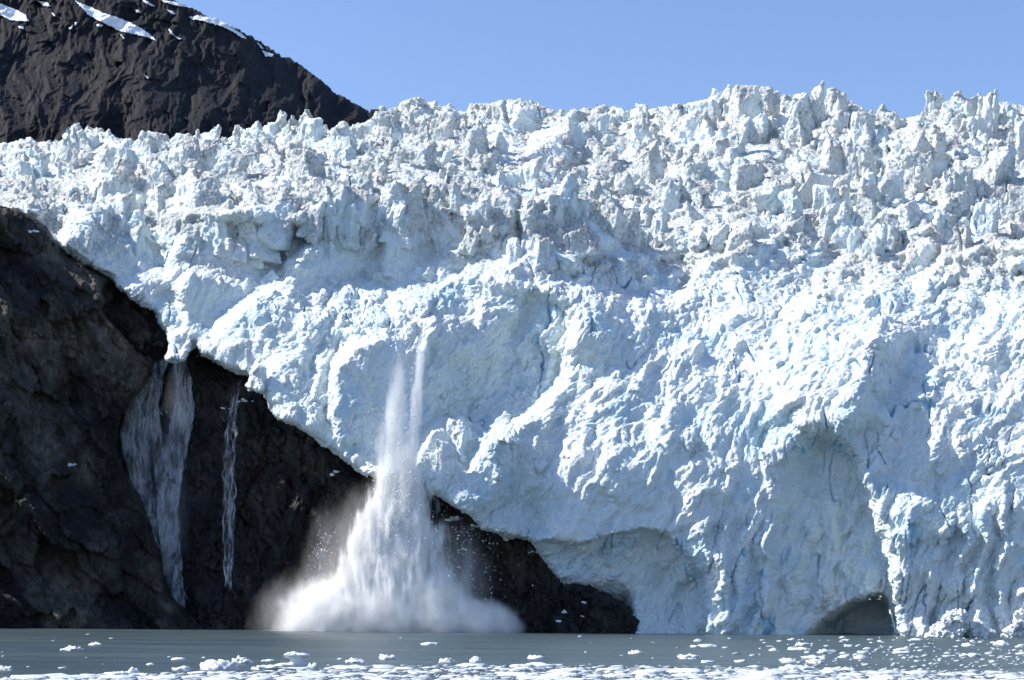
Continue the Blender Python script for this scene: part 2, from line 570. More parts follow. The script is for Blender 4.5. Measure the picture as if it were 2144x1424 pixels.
def glacier_w(X, Y):
    w = G_BASE(X, Y)
    sh = X.shape
    P = np.stack([X.ravel(), Y.ravel(), np.zeros(X.size)], 1)

    def n(sc, fn, **k):
        return fn(P * (np.array(sc) if np.ndim(sc) else 1.0 / sc), **k).reshape(sh)
    wx = n(120, fbm, octs=3, seed=5) * 40
    wy = n(120, fbm, octs=3, seed=9) * 40
    Q = np.stack([(X + wx).ravel(), (Y + wy).ravel(), np.zeros(X.size)], 1)
    up = 1 - smooth(Y - 0.04 * (X - 1000) + 60 * n(300, perlin, seed=3), 470, 640)      # broken upper icefall
    # blocks of the icefall: each cell stands forward by its own amount and is tilted its own way
    for (sx, sy, amp, sd) in ((80, 62, 20, 1), (34, 30, 11, 2)):
        F1, F2, ID = worley(np.stack([Q[:, 0] / sx, Q[:, 1] / sy, Q[:, 0] * 0], 1), sd, True)
        r0 = rnd_of(ID, 1) - 0.5; rx = rnd_of(ID, 2) - 0.5; ry = rnd_of(ID, 3)
        off = amp * (1.1 * r0) + (amp * 0.9) * rx * np.sin(Q[:, 0] / sx * 3) + amp * 0.4 * smooth(F2 - F1, 0.12, 0.0)
        w = w + off.reshape(sh) * up
    lowz = 1 - up
    # the slope climbs in broken steps: upright faces and snowy ledges
    slope = np.clip(-(G_BASE(X, Y + 12) - G_BASE(X, Y - 12)) / 24, 0.15, 2.2)
    dfan, _, _ = poly_sd(X + wx, Y + wy, FAN)
    fan = smooth(dfan, -30, 60)
    for (per, amt, sd, wl) in ((150.0, 0.55, 71, 170), (48.0, 0.55, 73, 60)):
        ph = (Y + X * (0.18 if sd == 71 else -0.1)) / per + 0.95 * n((1.0 / wl, 1.0 / (wl * 1.3), 1), fbm, octs=3, seed=sd)
        F1, F2, ID = worley(np.stack([Q[:, 0] / (wl * 0.9), Q[:, 1] / (wl * 1.2), Q[:, 0] * 0], 1), sd, True)
        ph = ph + 0.55 * rnd_of(ID, 4).reshape(sh)
        fr = 1 - (ph - np.floor(ph))                       # 0 at the foot of a step, 1 at its brow
        g_ = smooth(fr, 0.56, 0.98)
        w = w + slope * per * amt * (g_ - fr) * (1 - 0.9 * fan) * (1 - 0.45 * smooth(Y, 950, 1080)) * (0.45 + 0.55 * up)
    cliff = smooth(Y, 1000, 1120) * smooth(X, 1380, 1480)
    rg = ridged(Q / np.array([150, 170, 1.0]), octs=4, seed=31).reshape(sh)
    # chutes and ribs running down to the left of the fan, upright columns on the front
    ang = 0.5
    U = (X + wx * 1.5) * math.cos(ang) + (Y + wy) * math.sin(ang)
    Vv = -(X + wx) * math.sin(ang) + (Y + wy) * math.cos(ang)
    chute = ridged(np.stack([U.ravel() / 95, Vv.ravel() / 260, np.zeros(X.size)], 1), octs=3, seed=41).reshape(sh)
    colm = ridged(np.stack([(X + wx * 1.2 + 0.12 * Y).ravel() / 58, Y.ravel() / 320, np.zeros(X.size)], 1), octs=3, seed=51).reshape(sh)
    w = w - lowz * (24 * rg + 22 * chute) - cliff * (24 + 22 * smooth(X, 1440, 1500)) * colm
    w = w - lowz * 34 * n(210, fbm, octs=3, seed=61)
    colw = n((1 / 60.0, 1 / 260.0, 1.0), fbm, octs=3, seed=57)
    # steep walls stand forward of their surroundings with a crisp brow
    for poly, fwd in WALLS:
        d, _, _ = poly_sd(X + wx * 0.35, Y + wy * 0.35, poly)
        yb = max(q[1] for q in poly)
        xm = sum(q[0] for q in poly) / len(poly)
        flat = G_BASE(X, np.full(sh, float(yb))) + 0.06 * (yb - Y) - fwd * 0.4 + 0.3 * (X - xm) + 14 * colw
        w = w + (np.minimum(w, flat) - w) * smooth(d, -14, 12) * 0.68
    for poly, x0, x1, dep in HOLLOWS:
        d, _, _ = poly_sd(X + wx * 0.45, Y + wy * 0.45, poly)
        w = w + dep * smooth(d, -10, 26) * np.clip((X + 0.35 * (Y - 700) - x0) / (x1 - x0), 0, 1.1)
    fold = ridged(np.stack([((X + wx * 1.3) * 0.88 + (Y + wy) * 0.47).ravel() / 52, ((Y + wy) * 0.88 - (X + wx) * 0.47).ravel() / 300, np.zeros(X.size)], 1), octs=3, seed=45).reshape(sh)
    w = w - lowz * 11 * fold
    w = w - fan * 0.28 * (X - 1400)
    d, _, _ = poly_sd(X, Y, NOTCH); w = w + 42 * smooth(d, -2, 16)
    d, _, _ = poly_sd(X + wx * 0.2, Y + wy * 0.3, ALC1)
    w = w + (58 * np.sqrt(smooth(d, 0, 90)) + 26 * smooth(d, 0, 8)) * (0.45 + 0.55 * smooth(X, 1110, 1200))
    d, _, _ = poly_sd(X + wx * 0.55, Y + wy * 0.55, ALC2)
    inn = smooth(d, 0, 30 + 60 * smooth(1760 - X, 0, 120))
    w = w + 82 * np.sqrt(inn) + colm * cliff * 20 * inn
    w = w + 150 * smooth(Y, 1200, 1300) * smooth(1338 - X, 0, 40)
    d, _, _ = poly_sd(X + wx * 0.15, Y + wy * 0.15, CAVE); w = w + 170 * smooth(d, -3, 26)
    return w


V, Fq = sheet(GPOLY, glacier_w, 4.0, 22.0, 130.0)
nbase = len(V)


def surf_at(xy):
    return glacier_w(np.array([[p[0] for p in xy]], float), np.array([[p[1] for p in xy]], float))[0]


skyx = np.array([p[0] for p in SKY], float); skyy = np.array([p[1] for p in SKY], float)
specs = []
cand = []
for k in range(1700):
    x = rng.uniform(-120, 2280)
    top = np.interp(x, skyx, skyy)
    t = rng.random() ** 1.5
    y = top + 10 + t * (520 - top)
    cand.append((x, y, t))
ws = surf_at(cand)
dcand, _, _ = poly_sd(np.array([c[0] for c in cand]), np.array([c[1] for c in cand]), GPOLY)
for k, ((x, y, t), w) in enumerate(zip(cand, ws)):
    s = rng.choice([4, 7, 12, 20, 32], p=[.30, .30, .22, .12, .06])
    h = s * rng.uniform(0.9, 2.3)
    dd = s * rng.uniform(0.7, 1.2)
    y = max(y, np.interp(x, skyx, skyy) + h * 1.15 + 4)
    if dcand[k] < h + 8 and y > 380: continue
    specs.append(((x, y, w + rng.uniform(0.0, 0.75) * dd), (s, h, dd), rng.normal(0.35, 0.35), rng.normal(0.05, 0.22), rng.normal(0.05, 0.15), 1000 + k, rng.uniform(0.3, 0.85)))
# rubble on the lower slopes
cand = [(rng.uniform(380, 2280), rng.uniform(500, 1000), 0) for k in range(420)]
cand = [c for c in cand if c[1] < 640 or c[0] > 560]
ws = surf_at(cand)
dlow, _, _ = poly_sd(np.array([c[0] for c in cand]), np.array([c[1] for c in cand]), GPOLY)
for k, ((x, y, t), w) in enumerate(zip(cand, ws)):
    if dlow[k] < 25: continue
    s = rng.choice([4, 6, 9, 13], p=[.35, .35, .2, .1])
    specs.append(((x, y, w + rng.uniform(0.1, 0.6) * s), (s * rng.uniform(.8, 1.4), s, s), rng.uniform(-1.2, 1.2), rng.normal(0, 0.5), rng.normal(0, 0.4), 5000 + k, rng.uniform(0.5, 0.95)))
Vb, Fb = boxes(specs)
V = np.r_[V, Vb]; Fq = np.r_[Fq, Fb + nbase]
ice_me = remesh('ice_face', V, Fq, VOX)
P = verts_of(ice_me).copy(); Nn = normals_of(ice_me).copy()
front_w = None


def zones(P):
    X, Y = P[:, 0], P[:, 1]
    m = perlin(np.c_[X / 260, Y / 260, X * 0], 3)
    up = 1 - smooth(Y - 0.04 * (X - 1000) + 60 * m, 470, 640)
    return up


def ice_detail(P, Nn, me=None, k=1.0):
    """crumbly relief: rounded lumps, fissures, fine grain; also returns dirt and blueness"""
    up = zones(P)
    Y = P[:, 1]; X = P[:, 0]
    patch = smooth(fbm(P / 130, 3, 71), -0.12, 0.22)                    # crumbly or smooth stretches
    face = smooth(-Nn[:, 2], 0.72, 0.95)                                # upright faces: sheared, smoother ice
    wall = np.zeros(len(P))
    for poly, fwd in WALLS + [(ALC1, 0), (ALC2, 0)]:
        q = np.array(poly); mk = (X > q[:, 0].min()) & (X < q[:, 0].max()) & (Y > q[:, 1].min()) & (Y < q[:, 1].max())
        if mk.any():
            d, _, _ = poly_sd(X[mk], Y[mk], poly)
            wall[mk] = np.maximum(wall[mk], smooth(d, 0, 14) * (0.55 if poly is ALC2 else 0.8))
    mk = (X > 980) & (X < 1960) & (Y > 560) & (Y < 1160)
    fanm = np.zeros(len(P)); d, _, _ = poly_sd(X[mk], Y[mk], FAN); fanm[mk] = smooth(d, -20, 50)
    calm = (1 - 0.5 * fanm) - np.clip(np.maximum(0.72 * face, 0.78 * wall), 0, 1) * (1 - 0.5 * fanm)
    warp = np.stack([fbm(P / 40, 2, 81 + i) for i in range(3)], 1) * 14
    Q = P + warp
    low = 1 - up
    disp = np.zeros(len(P))
    # folds and ribs sweeping down to the left, bending with the flow
    big = np.stack([fbm(P / 330, 3, 86 + i) for i in range(2)], 1) * 130
    fx = P[:, 0] + big[:, 0] + 0.5 * warp[:, 0]; fy = P[:, 1] + big[:, 1] + 0.5 * warp[:, 1]
    ac = fx * 0.80 + fy * 0.60; al = fy * 0.80 - fx * 0.60
    amp = 0.45 + 0.55 * smooth(fbm(P / 200, 2, 89), -0.15, 0.2)
    disp += (ridged(np.c_[ac / 62, al / 260, P[:, 2] / 200], 4, 93, 0.55) - 0.4) * 13 * low * (1 - 0.75 * wall) * amp
    disp += (ridged(np.c_[ac / 20, al / 120, P[:, 2] / 60], 3, 105, 0.6) - 0.4) * 4.2 * low * (1 - 0.5 * wall)
    disp += (ridged(np.c_[ac / 8, al / 44, P[:, 2] / 20], 2, 107) - 0.4) * 1.7 * low * (1 - 0.4 * wall)
    # crumbled patches
    crumb = smooth(fbm(P / 90, 3, 73), 0.02, 0.2)
    F1b, _, _ = worley(Q / 11.5, 8)
    disp += (0.5 - F1b) * 3.4 * crumb * (1 - 0.5 * wall) * (1 - 0.5 * up)
    disp += facet(Q / np.array([27, 32, 27]), 61) * 5.5 * ((0.25 + 0.6 * crumb) * up + 0.20 * crumb * low) * (0.4 + 0.6 * calm)
    disp += facet(Q / np.array([11, 13, 11]), 62) * 3.2 * (0.30 * up + 0.55 * crumb + 0.15) * (0.35 + 0.65 * calm)
    disp += facet(Q / 6.5, 63) * 1.5 * (0.3 + 0.7 * calm)
    disp += fbm(P / 60, 4, 91) * (4 + 5 * up)
    disp += fbm(P / 13, 4, 97, 0.62) * 4.2 * (0.45 + 0.55 * calm)
    fl = ridged(np.c_[Q[:, 0] / 16, Q[:, 1] / 70, Q[:, 2] / 16], 3, 95)
    flm = smooth(fbm(P / 170, 2, 99), 0.0, 0.25)
    disp += fl * 3.4 * np.maximum(flm * up, 0.9 * wall)
    # fissures: thin, mostly upright, cut deep, blue inside
    cr = np.abs(fbm(np.c_[(P[:, 0] + 0.5 * warp[:, 0]) / 60, P[:, 1] / 230, P[:, 2] / 200], 2, 111))
    cm = smooth(fbm(P / 150, 2, 117), 0.10, 0.28) * (1 - 0.6 * wall)
    crack = (1 - smooth(cr, 0.0, 0.03)) * cm
    cr2 = np.abs(fbm(np.c_[(P[:, 0] + 0.22 * P[:, 1] + 0.4 * warp[:, 0]) / 58, P[:, 1] / 420, P[:, 2] / 400], 2, 113))
    crack = np.maximum(crack, (1 - smooth(cr2, 0.0, 0.028)) * smooth(fbm(P / 110, 2, 119), 0.12, 0.25) * smooth(Y, 820, 950) * smooth(X, 1420, 1520) * (1 - 0.7 * wall))
    disp -= crack * 11
    out = P + Nn * (disp * k)[:, None]
    dirt = smooth(fbm(P / 75, 4, 131) + 0.12 * (up - 0.35), -0.12, 0.12) * (0.14 + 0.86 * up) * (0.35 + 0.65 * smooth(-Nn[:, 1], -0.3, 0.6))
    blue = np.clip(crack * 0.95 + 0.26 * smooth(fbm(P / 110, 3, 141), 0.08, 0.3) * (1 - 0.6 * up), 0, 1)
    return out, dirt, blue


P2, dirt, blue = ice_detail(P, Nn)
set_verts(ice_me, to_world(P2))
add_attr(ice_me, 'dirt', dirt); add_attr(ice_me, 'blue', blue)
wb = G_BASE(P[:, 0], P[:, 1])
cut(ice_me, ~((P[:, 2] > wb + 100) & (Nn[:, 2] > -0.1)))
glacier = empty('glacier', pt(1300, 1326, 560))
tag(glacier, 'huge crevassed white and pale blue glacier tumbling down to the water', 'glacier')
link('ice_face', ice_me, M_ICE).parent = glacier
glacier_inv = Matrix.Translation(glacier.location).inverted()
bpy.context.view_layer.update()
glacier.children[0].matrix_parent_inverse = glacier_inv
print('ICE VERTS', len(ice_me.vertices))

# tall free-standing seracs, each a part of the glacier: column, top row, width, height, lean, yaw
SERACS = [(1950, 183, 26, 62, -0.05, 0.3), (1962, 192, 20, 40, 0.1, -0.4), (1712, 187, 26, 90, 0.0, 0.4), (1748, 195, 40, 60, 0.1, 0.5), (590, 240, 20, 36, 0.05, 0.3), (494, 263, 18, 34, 0.15, 0.2), (449, 270, 22, 40, 0.2, 0.5),
          (866, 210, 50, 34, -0.3, 0.3), (902, 212, 24, 40, 0.1, 0.3), (1500, 206, 34, 50, 0.0, 0.5), (1524, 184, 40, 50, -0.1, 0.4), (1560, 203, 60, 90, 0.05, -0.5), (1602, 188, 46, 60, 0, 0.3),
          (1655, 198, 44, 80, 0.1, 0.5), (1670, 240, 70, 90, -0.1, 0.5), (1990, 200, 50, 70, -0.15, 0.4), (2032, 200, 36, 70, 0.0, -0.3), (2066, 203, 44, 90, 0.05, 0.3), (2110, 216, 40, 60, 0.2, 0.4),
          (2138, 250, 30, 110, 0.02, -0.6), (1960, 290, 60, 110, 0.05, -0.4), (1410, 218, 46, 40, -0.1, 0.3), (1345, 222, 30, 30, 0, 0.3), (1040, 212, 50, 40, -0.1, 0.3), (1080, 210, 50, 46, 0.0, -0.3),
          (1120, 214, 36, 44, 0.15, 0.5), (930, 230, 60, 60, 0.2, 0.3), (820, 240, 70, 60, -0.3, 0.2), (190, 268, 60, 50, -0.1, 0.3), (315, 278, 40, 40, 0.1, 0.3), (380, 284, 40, 36, 0.1, 0.4),
          (650, 256, 60, 60, 0.1, 0.5), (715, 262, 46, 70, -0.15, -0.4), (745, 262, 30, 50, 0.1, 0.3), (540, 268, 50, 46, 0.05, 0.5), (1745, 285, 70, 80, 0.1, -0.4), (1810, 240, 46, 80, -0.1, 0.4),
          (1860, 232, 40, 50, 0.1, 0.4), (1100, 335, 60, 60, 0.2, 0.3), (1560, 340, 80, 70, 0.1, -0.4), (1800, 310, 90, 80, -0.1, 0.4), (1900, 330, 60, 60, 0.1, 0.3), (2100, 310, 50, 70, 0.1, 0.4),
          (1380, 450, 56, 70, 0.1, 0.4), (985, 480, 34, 40, 0.4, 0.4), (1080, 505, 34, 50, -0.2, 0.4), (1135, 500, 26, 40, 0.1, -0.3), (690, 400, 22, 130, 0.02, 0.4), (720, 380, 30, 60, 0.05, -0.4),
          (250, 405, 44, 60, 0.1, 0.5), (80, 330, 60, 50, 0.1, 0.4), (60, 370, 40, 40, -0.1, 0.3), (960, 880, 40, 60, 0.1, 0.5), (935, 930, 40, 60, -0.1, 0.3), (560, 500, 80, 60, 0.1, 0.4), (1730, 395, 60, 60, 0.0, 0.4),
          (1655, 395, 50, 60, -0.1, 0.5), (2060, 430, 90, 80, 0.2, 0.3), (1500, 470, 60, 70, 0.1, -0.4), (1770, 470, 70, 60, 0.2, 0.4), (1860, 470, 50, 40, 0.3, 0.4), (540, 770, 40, 34, 0.2, 0.4)]
sw = surf_at([(s[0], s[1] + s[3] * 0.6 + 10) for s in SERACS])
for k, ((sx, sy, wd, ht, ln, yw), w) in enumerate(zip(SERACS, sw)):
    if wd > 52 and sy > 225: wd *= 0.72
    if (sx, sy) == (560, 500): continue
    Vb, Fb = boxes([((sx, sy + ht * 0.66 + 2, w - 5), (wd * 0.52, ht * 0.66, wd * 0.45), yw, ln, 0.06, 300 + k, random.uniform(0.5, 0.9))])
    me = remesh('serac', Vb, Fb, max(1.6, min(2.6, wd / 14)))
    p = verts_of(me).copy(); nn = normals_of(me).copy()
    p = p + nn * (facet(p / np.array([20, 30, 20]) + k, 310) * 3.5 + (ridged(np.c_[p[:, 0] / 14, p[:, 1] / 60, p[:, 2] / 14], 3, 312) - 0.4) * 4)[:, None]
    p2, dirt, blue = ice_detail(p, nn, k=0.6)
    set_verts(me, to_world(p2))
    add_attr(me, 'dirt', dirt); add_attr(me, 'blue', blue)
    o = link('serac', me, M_ICE, glacier)
    o.matrix_parent_inverse = glacier_inv

# ------------------------------------------------------------------ cliffs
ROCK_T = [(200, 618), (320, 612), (450, 603), (600, 594), (760, 590), (900, 584), (1060, 578), (1150, 566), (1360, 561)]
ROCK_B = [(200, 590), (430, 576), (800, 574), (1060, 570), (1150, 561), (1360, 558)]
rtx = [a for a, b in ROCK_T]; rty = [b for a, b in ROCK_T]; rbx = [a for a, b in ROCK_B]; rby = [b for a, b in ROCK_B]
LOWL = sorted([(x, y) for x, y in LOW if x < 1350])
lx = [a for a, b in LOWL]; ly = [b for a, b in LOWL]


def rock_w(X, Y, detail=True):
    topy = np.interp(X, lx, ly)
    t = np.clip((Y - topy) / np.maximum(1340 - topy, 60), 0, 1)
    D = np.interp(X, rtx, rty) * (1 - t) + np.interp(X, rbx, rby) * t
    w = wD(D) + 10 * np.sin(t * math.pi)
    # gully of the waterfall
    gx = np.interp(Y, [680, 760, 900, 1100, 1300], [378, 350, 330, 345, 370])
    gw = np.interp(Y, [680, 760, 900, 1100, 1300], [40, 70, 95, 75, 60])
    w = w + 55 * np.exp(-((X - gx) / gw) ** 2) * smooth(Y, 690, 860)
    saw = ((X + 30 * np.sin(Y / 90.0)) / 150.0) % 1.0
    w = w + 26 * (saw - 0.5) - 34 * smooth(saw, 0.86, 1.0) + 13
    # spurs
    w = w - 22 * np.exp(-((X - 500 - (Y - 800) * 0.15) / 70) ** 2) * smooth(Y, 730, 800) - 26 * np.exp(-((X - 700 - (Y - 950) * 0.1) / 70) ** 2) - 20 * np.exp(-((X - 1010) / 60) ** 2) * smooth(Y, 1060, 1110)
    if detail:
        sh = X.shape
        Pq = np.stack([X.ravel(), Y.ravel(), np.zeros(X.size)], 1)
        w = w - 26 * ridged(Pq / np.array([120, 170, 1.0]), 4, 201).reshape(sh) - 8 * ridged(Pq / np.array([26, 60, 1.0]), 3, 205).reshape(sh)
    return w


def rock_detail(P, Nn, a=0.6, seed=300):
    warp = np.stack([fbm(P / 60, 2, seed + i) for i in range(3)], 1) * 20
    Q = P + warp
    d = facet(np.c_[Q[:, 0] / 34, Q[:, 1] / 60, Q[:, 2] / 34], seed + 4) * 12 + facet(np.c_[Q[:, 0] / 12, Q[:, 1] / 24, Q[:, 2] / 12], seed + 5) * 8 + facet(np.c_[Q[:, 0], Q[:, 1] * 0.6, Q[:, 2]] / 5.5, seed + 6) * 2.4
    jt = np.minimum(np.abs(fbm(np.c_[(P[:, 0] * 0.8 + P[:, 1] * 0.6) / 200, (P[:, 1] * 0.8 - P[:, 0] * 0.6) / 60, P[:, 2] / 90], 3, seed + 15)), np.abs(fbm(np.c_[P[:, 0] / 70, P[:, 1] / 210, P[:, 2] / 70], 3, seed + 17)))
    d -= 14 * (1 - smooth(jt, 0.0, 0.03))
    d += ridged(np.c_[Q[:, 0] / 30, Q[:, 1] / 70, Q[:, 2] / 30], 4, seed + 7) * 5 + fbm(Q / 12, 3, seed + 9) * 3 + ridged(np.c_[Q[:, 0] / 8, Q[:, 1] / 40, Q[:, 2] / 8], 2, seed + 11) * 1.6
    return P + Nn * (d * a)[:, None]


rock_poly = [(205, 660), (240, 560), (300, 600), (350, 640), (400, 672), (440, 700), (505, 735), (560, 752), (580, 790), (600, 840), (660, 870), (720, 905), (780, 955), (880, 975), (950, 1005),
             (1000, 1040), (1040, 1080), (1100, 1088), (1140, 1130), (1160, 1180), (1184, 1210), (1250, 1238), (1312, 1274), (1346, 1322), (1350, 1352), (205, 1352)]
Vr, Fr = sheet(rock_poly, rock_w, 4.0, 16.0, 90.0)
me = remesh('rock_cliff', Vr, Fr, 2.8)
p = verts_of(me).copy(); nn = normals_of(me).copy()
p2 = rock_detail(p, nn)
wbk = rock_w(p[:, 0], p[:, 1], False)
set_verts(me, to_world(p2))
cut(me, ~((p[:, 2] > wbk + 75) & (nn[:, 2] > -0.1)))
o = link('rock_cliff', me, M_ROCK)
ROCK_ME = me
tag(o, 'black wet rock wall under the glacier edge, behind the falling ice', 'cliff')

LC1 = [(-170, 360), (0, 437), (30, 440), (60, 455), (90, 475), (120, 515), (150, 545), (175, 558), (215, 575), (260, 610), (300, 640), (330, 655), (345, 668), (361, 700), (357, 730), (332, 760), (300, 800),
       (265, 850), (247, 880), (242, 940), (255, 985), (290, 1040), (312, 1100), (326, 1150), (338, 1215), (362, 1250), (392, 1285), (425, 1316), (440, 1352), (-170, 1352)]
LAYERS = [([(-170, 480), (0, 545), (35, 575), (72, 635), (105, 695), (138, 762), (152, 800), (120, 825), (140, 850), (215, 830), (236, 870), (238, 940), (255, 985), (300, 1062), (325, 1150), (345, 1250), (392, 1290), (440, 1352), (-170, 1352)], 34),
          ([(-170, 640), (0, 700), (60, 790), (110, 900), (140, 960), (190, 1010), (250, 1080), (285, 1180), (330, 1260), (400, 1352), (-170, 1352)], 26),
          ([(-170, 900), (0, 960), (70, 1040), (150, 1110), (220, 1230), (270, 1352), (-170, 1352)], 24)]


def left_w(X, Y):
    t = np.clip((Y - 440) / 880, 0, 1)
    D = 586 - 18 * t + np.clip(X, -200, 400) * 0.02
    w = wD(D) + X * 0.42 * (1 - t) - 0
    sh = X.shape
    Pq = np.stack([X.ravel(), Y.ravel(), np.zeros(X.size)], 1)
    wx = fbm(Pq / 90, 3, 401).reshape(sh) * 26
    for poly, fwd in LAYERS:
        d, _, _ = poly_sd(X + wx * 0.4, Y + wx * 0.4, poly)
        q = np.clip(d / 46, 0, 1)
        w = w - fwd * np.sqrt(np.clip(1 - (1 - q) ** 2, 0, 1))
    U = X * 0.8 - Y * 0.6; Vv = X * 0.6 + Y * 0.8
    w = w - 16 * ridged(np.stack([U.ravel() / 70, Vv.ravel() / 260, np.zeros(X.size)], 1), 4, 411).reshape(sh) - 14 * fbm(Pq / 80, 3, 421).reshape(sh)
    Qf = np.stack([U.ravel() + wx.ravel(), Vv.ravel() * 0.6 + wx.ravel(), np.zeros(X.size)], 1)
    w = w - 60 * facet(Qf / 130, 431).reshape(sh) - 26 * facet(Qf / 52, 432).reshape(sh)
    return w


Vr, Fr = sheet(LC1, left_w, 4.0, 34.0, 190.0)
me = remesh('rock_cliff', Vr, Fr, 2.8)
p = verts_of(me).copy(); nn = normals_of(me).copy()
p2 = rock_detail(p, nn, 0.34, 500)
set_verts(me, to_world(p2))
o = link('rock_cliff', me, M_SLAB)
LEFT_ME = me
tag(o, 'shaded grey-brown slabby cliff at the left edge, beside the big waterfall', 'cliff')

from mathutils.bvhtree import BVHTree


def bvh_of(me):
    v = verts_of(me)
    f = np.empty(len(me.loops), np.int32); me.loops.foreach_get('vertex_index', f)
    ls = np.empty(len(me.polygons), np.int32); me.polygons.foreach_get('loop_start', ls)
    lt = np.empty(len(me.polygons), np.int32); me.polygons.foreach_get('loop_total', lt)
    return BVHTree.FromPolygons(v.tolist(), [f[a:a + b].tolist() for a, b in zip(ls, lt)])


ROCK_T_ = bvh_of(ROCK_ME); LEFT_T_ = bvh_of(LEFT_ME)
CAMP = Vector((0, 0, CAMZ))


def on_rock(px, py, tree):
    """log depth of the rock met by the line of sight, and its normal"""
    d = (pt(px, py, 600) - CAMP).normalized()
    h = tree.ray_cast(CAMP, d)
    if h[0] is None: return None, None
    return float(wD(h[0].y)), h[1]


# ------------------------------------------------------------------ mountain and its snow
MT = [(-760, -120), (-400, -200), (-170, -230), (60, -190), (230, -170), (300, -110), (345, -10), (372, 2), (400, 13), (440, 36), (500, 60), (545, 86), (575, 106), (592, 118), (612, 123), (640, 141), (668, 163), (700, 191), (722, 203), (745, 216),
      (765, 228), (790, 245), (830, 300), (860, 380), (-170, 420), (-760, 420)]
M_BASE = tps([(-760, 300, 1500), (-760, -120, 1950), (-170, 300, 1750), (0, 290, 1800), (0, 0, 2250), (-170, 0, 2150), (0, -160, 2500), (300, -160, 2700), (400, 290, 2050), (400, 20, 2500), (600, 290, 2300), (600, 130, 2620), (770, 235, 2700), (850, 380, 2500), (200, 150, 2120), (300, 400, 1850)])


def mount_w(X, Y):
    sh = np.shape(X)
    X = np.asarray(X, float); Y = np.asarray(Y, float)
    Pq = np.stack([X.ravel(), Y.ravel(), np.zeros(X.size)], 1)
    wx = fbm(Pq / 110, 3, 601).reshape(sh) * 50
    U = (X + wx) * 0.94 + Y * 0.25
    a = ridged(np.stack([U.ravel() / 120, (Y + wx * .5).ravel() / 230, np.zeros(X.size)], 1), 5, 611).reshape(sh)
    b = ridged(np.stack([U.ravel() / 30, (Y + wx).ravel() / 44, np.zeros(X.size)], 1), 4, 621).reshape(sh)
    c = fbm(Pq / 8, 3, 631).reshape(sh)
    c2 = fbm(np.stack([(X - Y * .3).ravel() / 60, (Y + X * .25 + wx).ravel() / 14, np.zeros(X.size)], 1), 3, 641).reshape(sh)
    Q = np.stack([(X + 0.3 * wx).ravel(), (Y + 0.3 * wx).ravel(), np.zeros(X.size)], 1)
    fa = facet(Q / np.array([34, 60, 1.0]), 651).reshape(sh); fb = facet(Q / np.array([11, 17, 1.0]), 652).reshape(sh)
    return M_BASE(X, Y) - 85 * a - 9 * b - 3.5 * c - 4 * c2 - 9 * fa - 3 * fb


def mount_sheet(poly, wf, step, Rr, name, mat, rough=None, thick=60.0):
    Vs, Fs = sheet(poly, wf, step, Rr, thick, snap=20, rough=rough, strict=True)
    me = mesh_np(name, to_world(Vs), Fs)
    return link(name, me, mat)


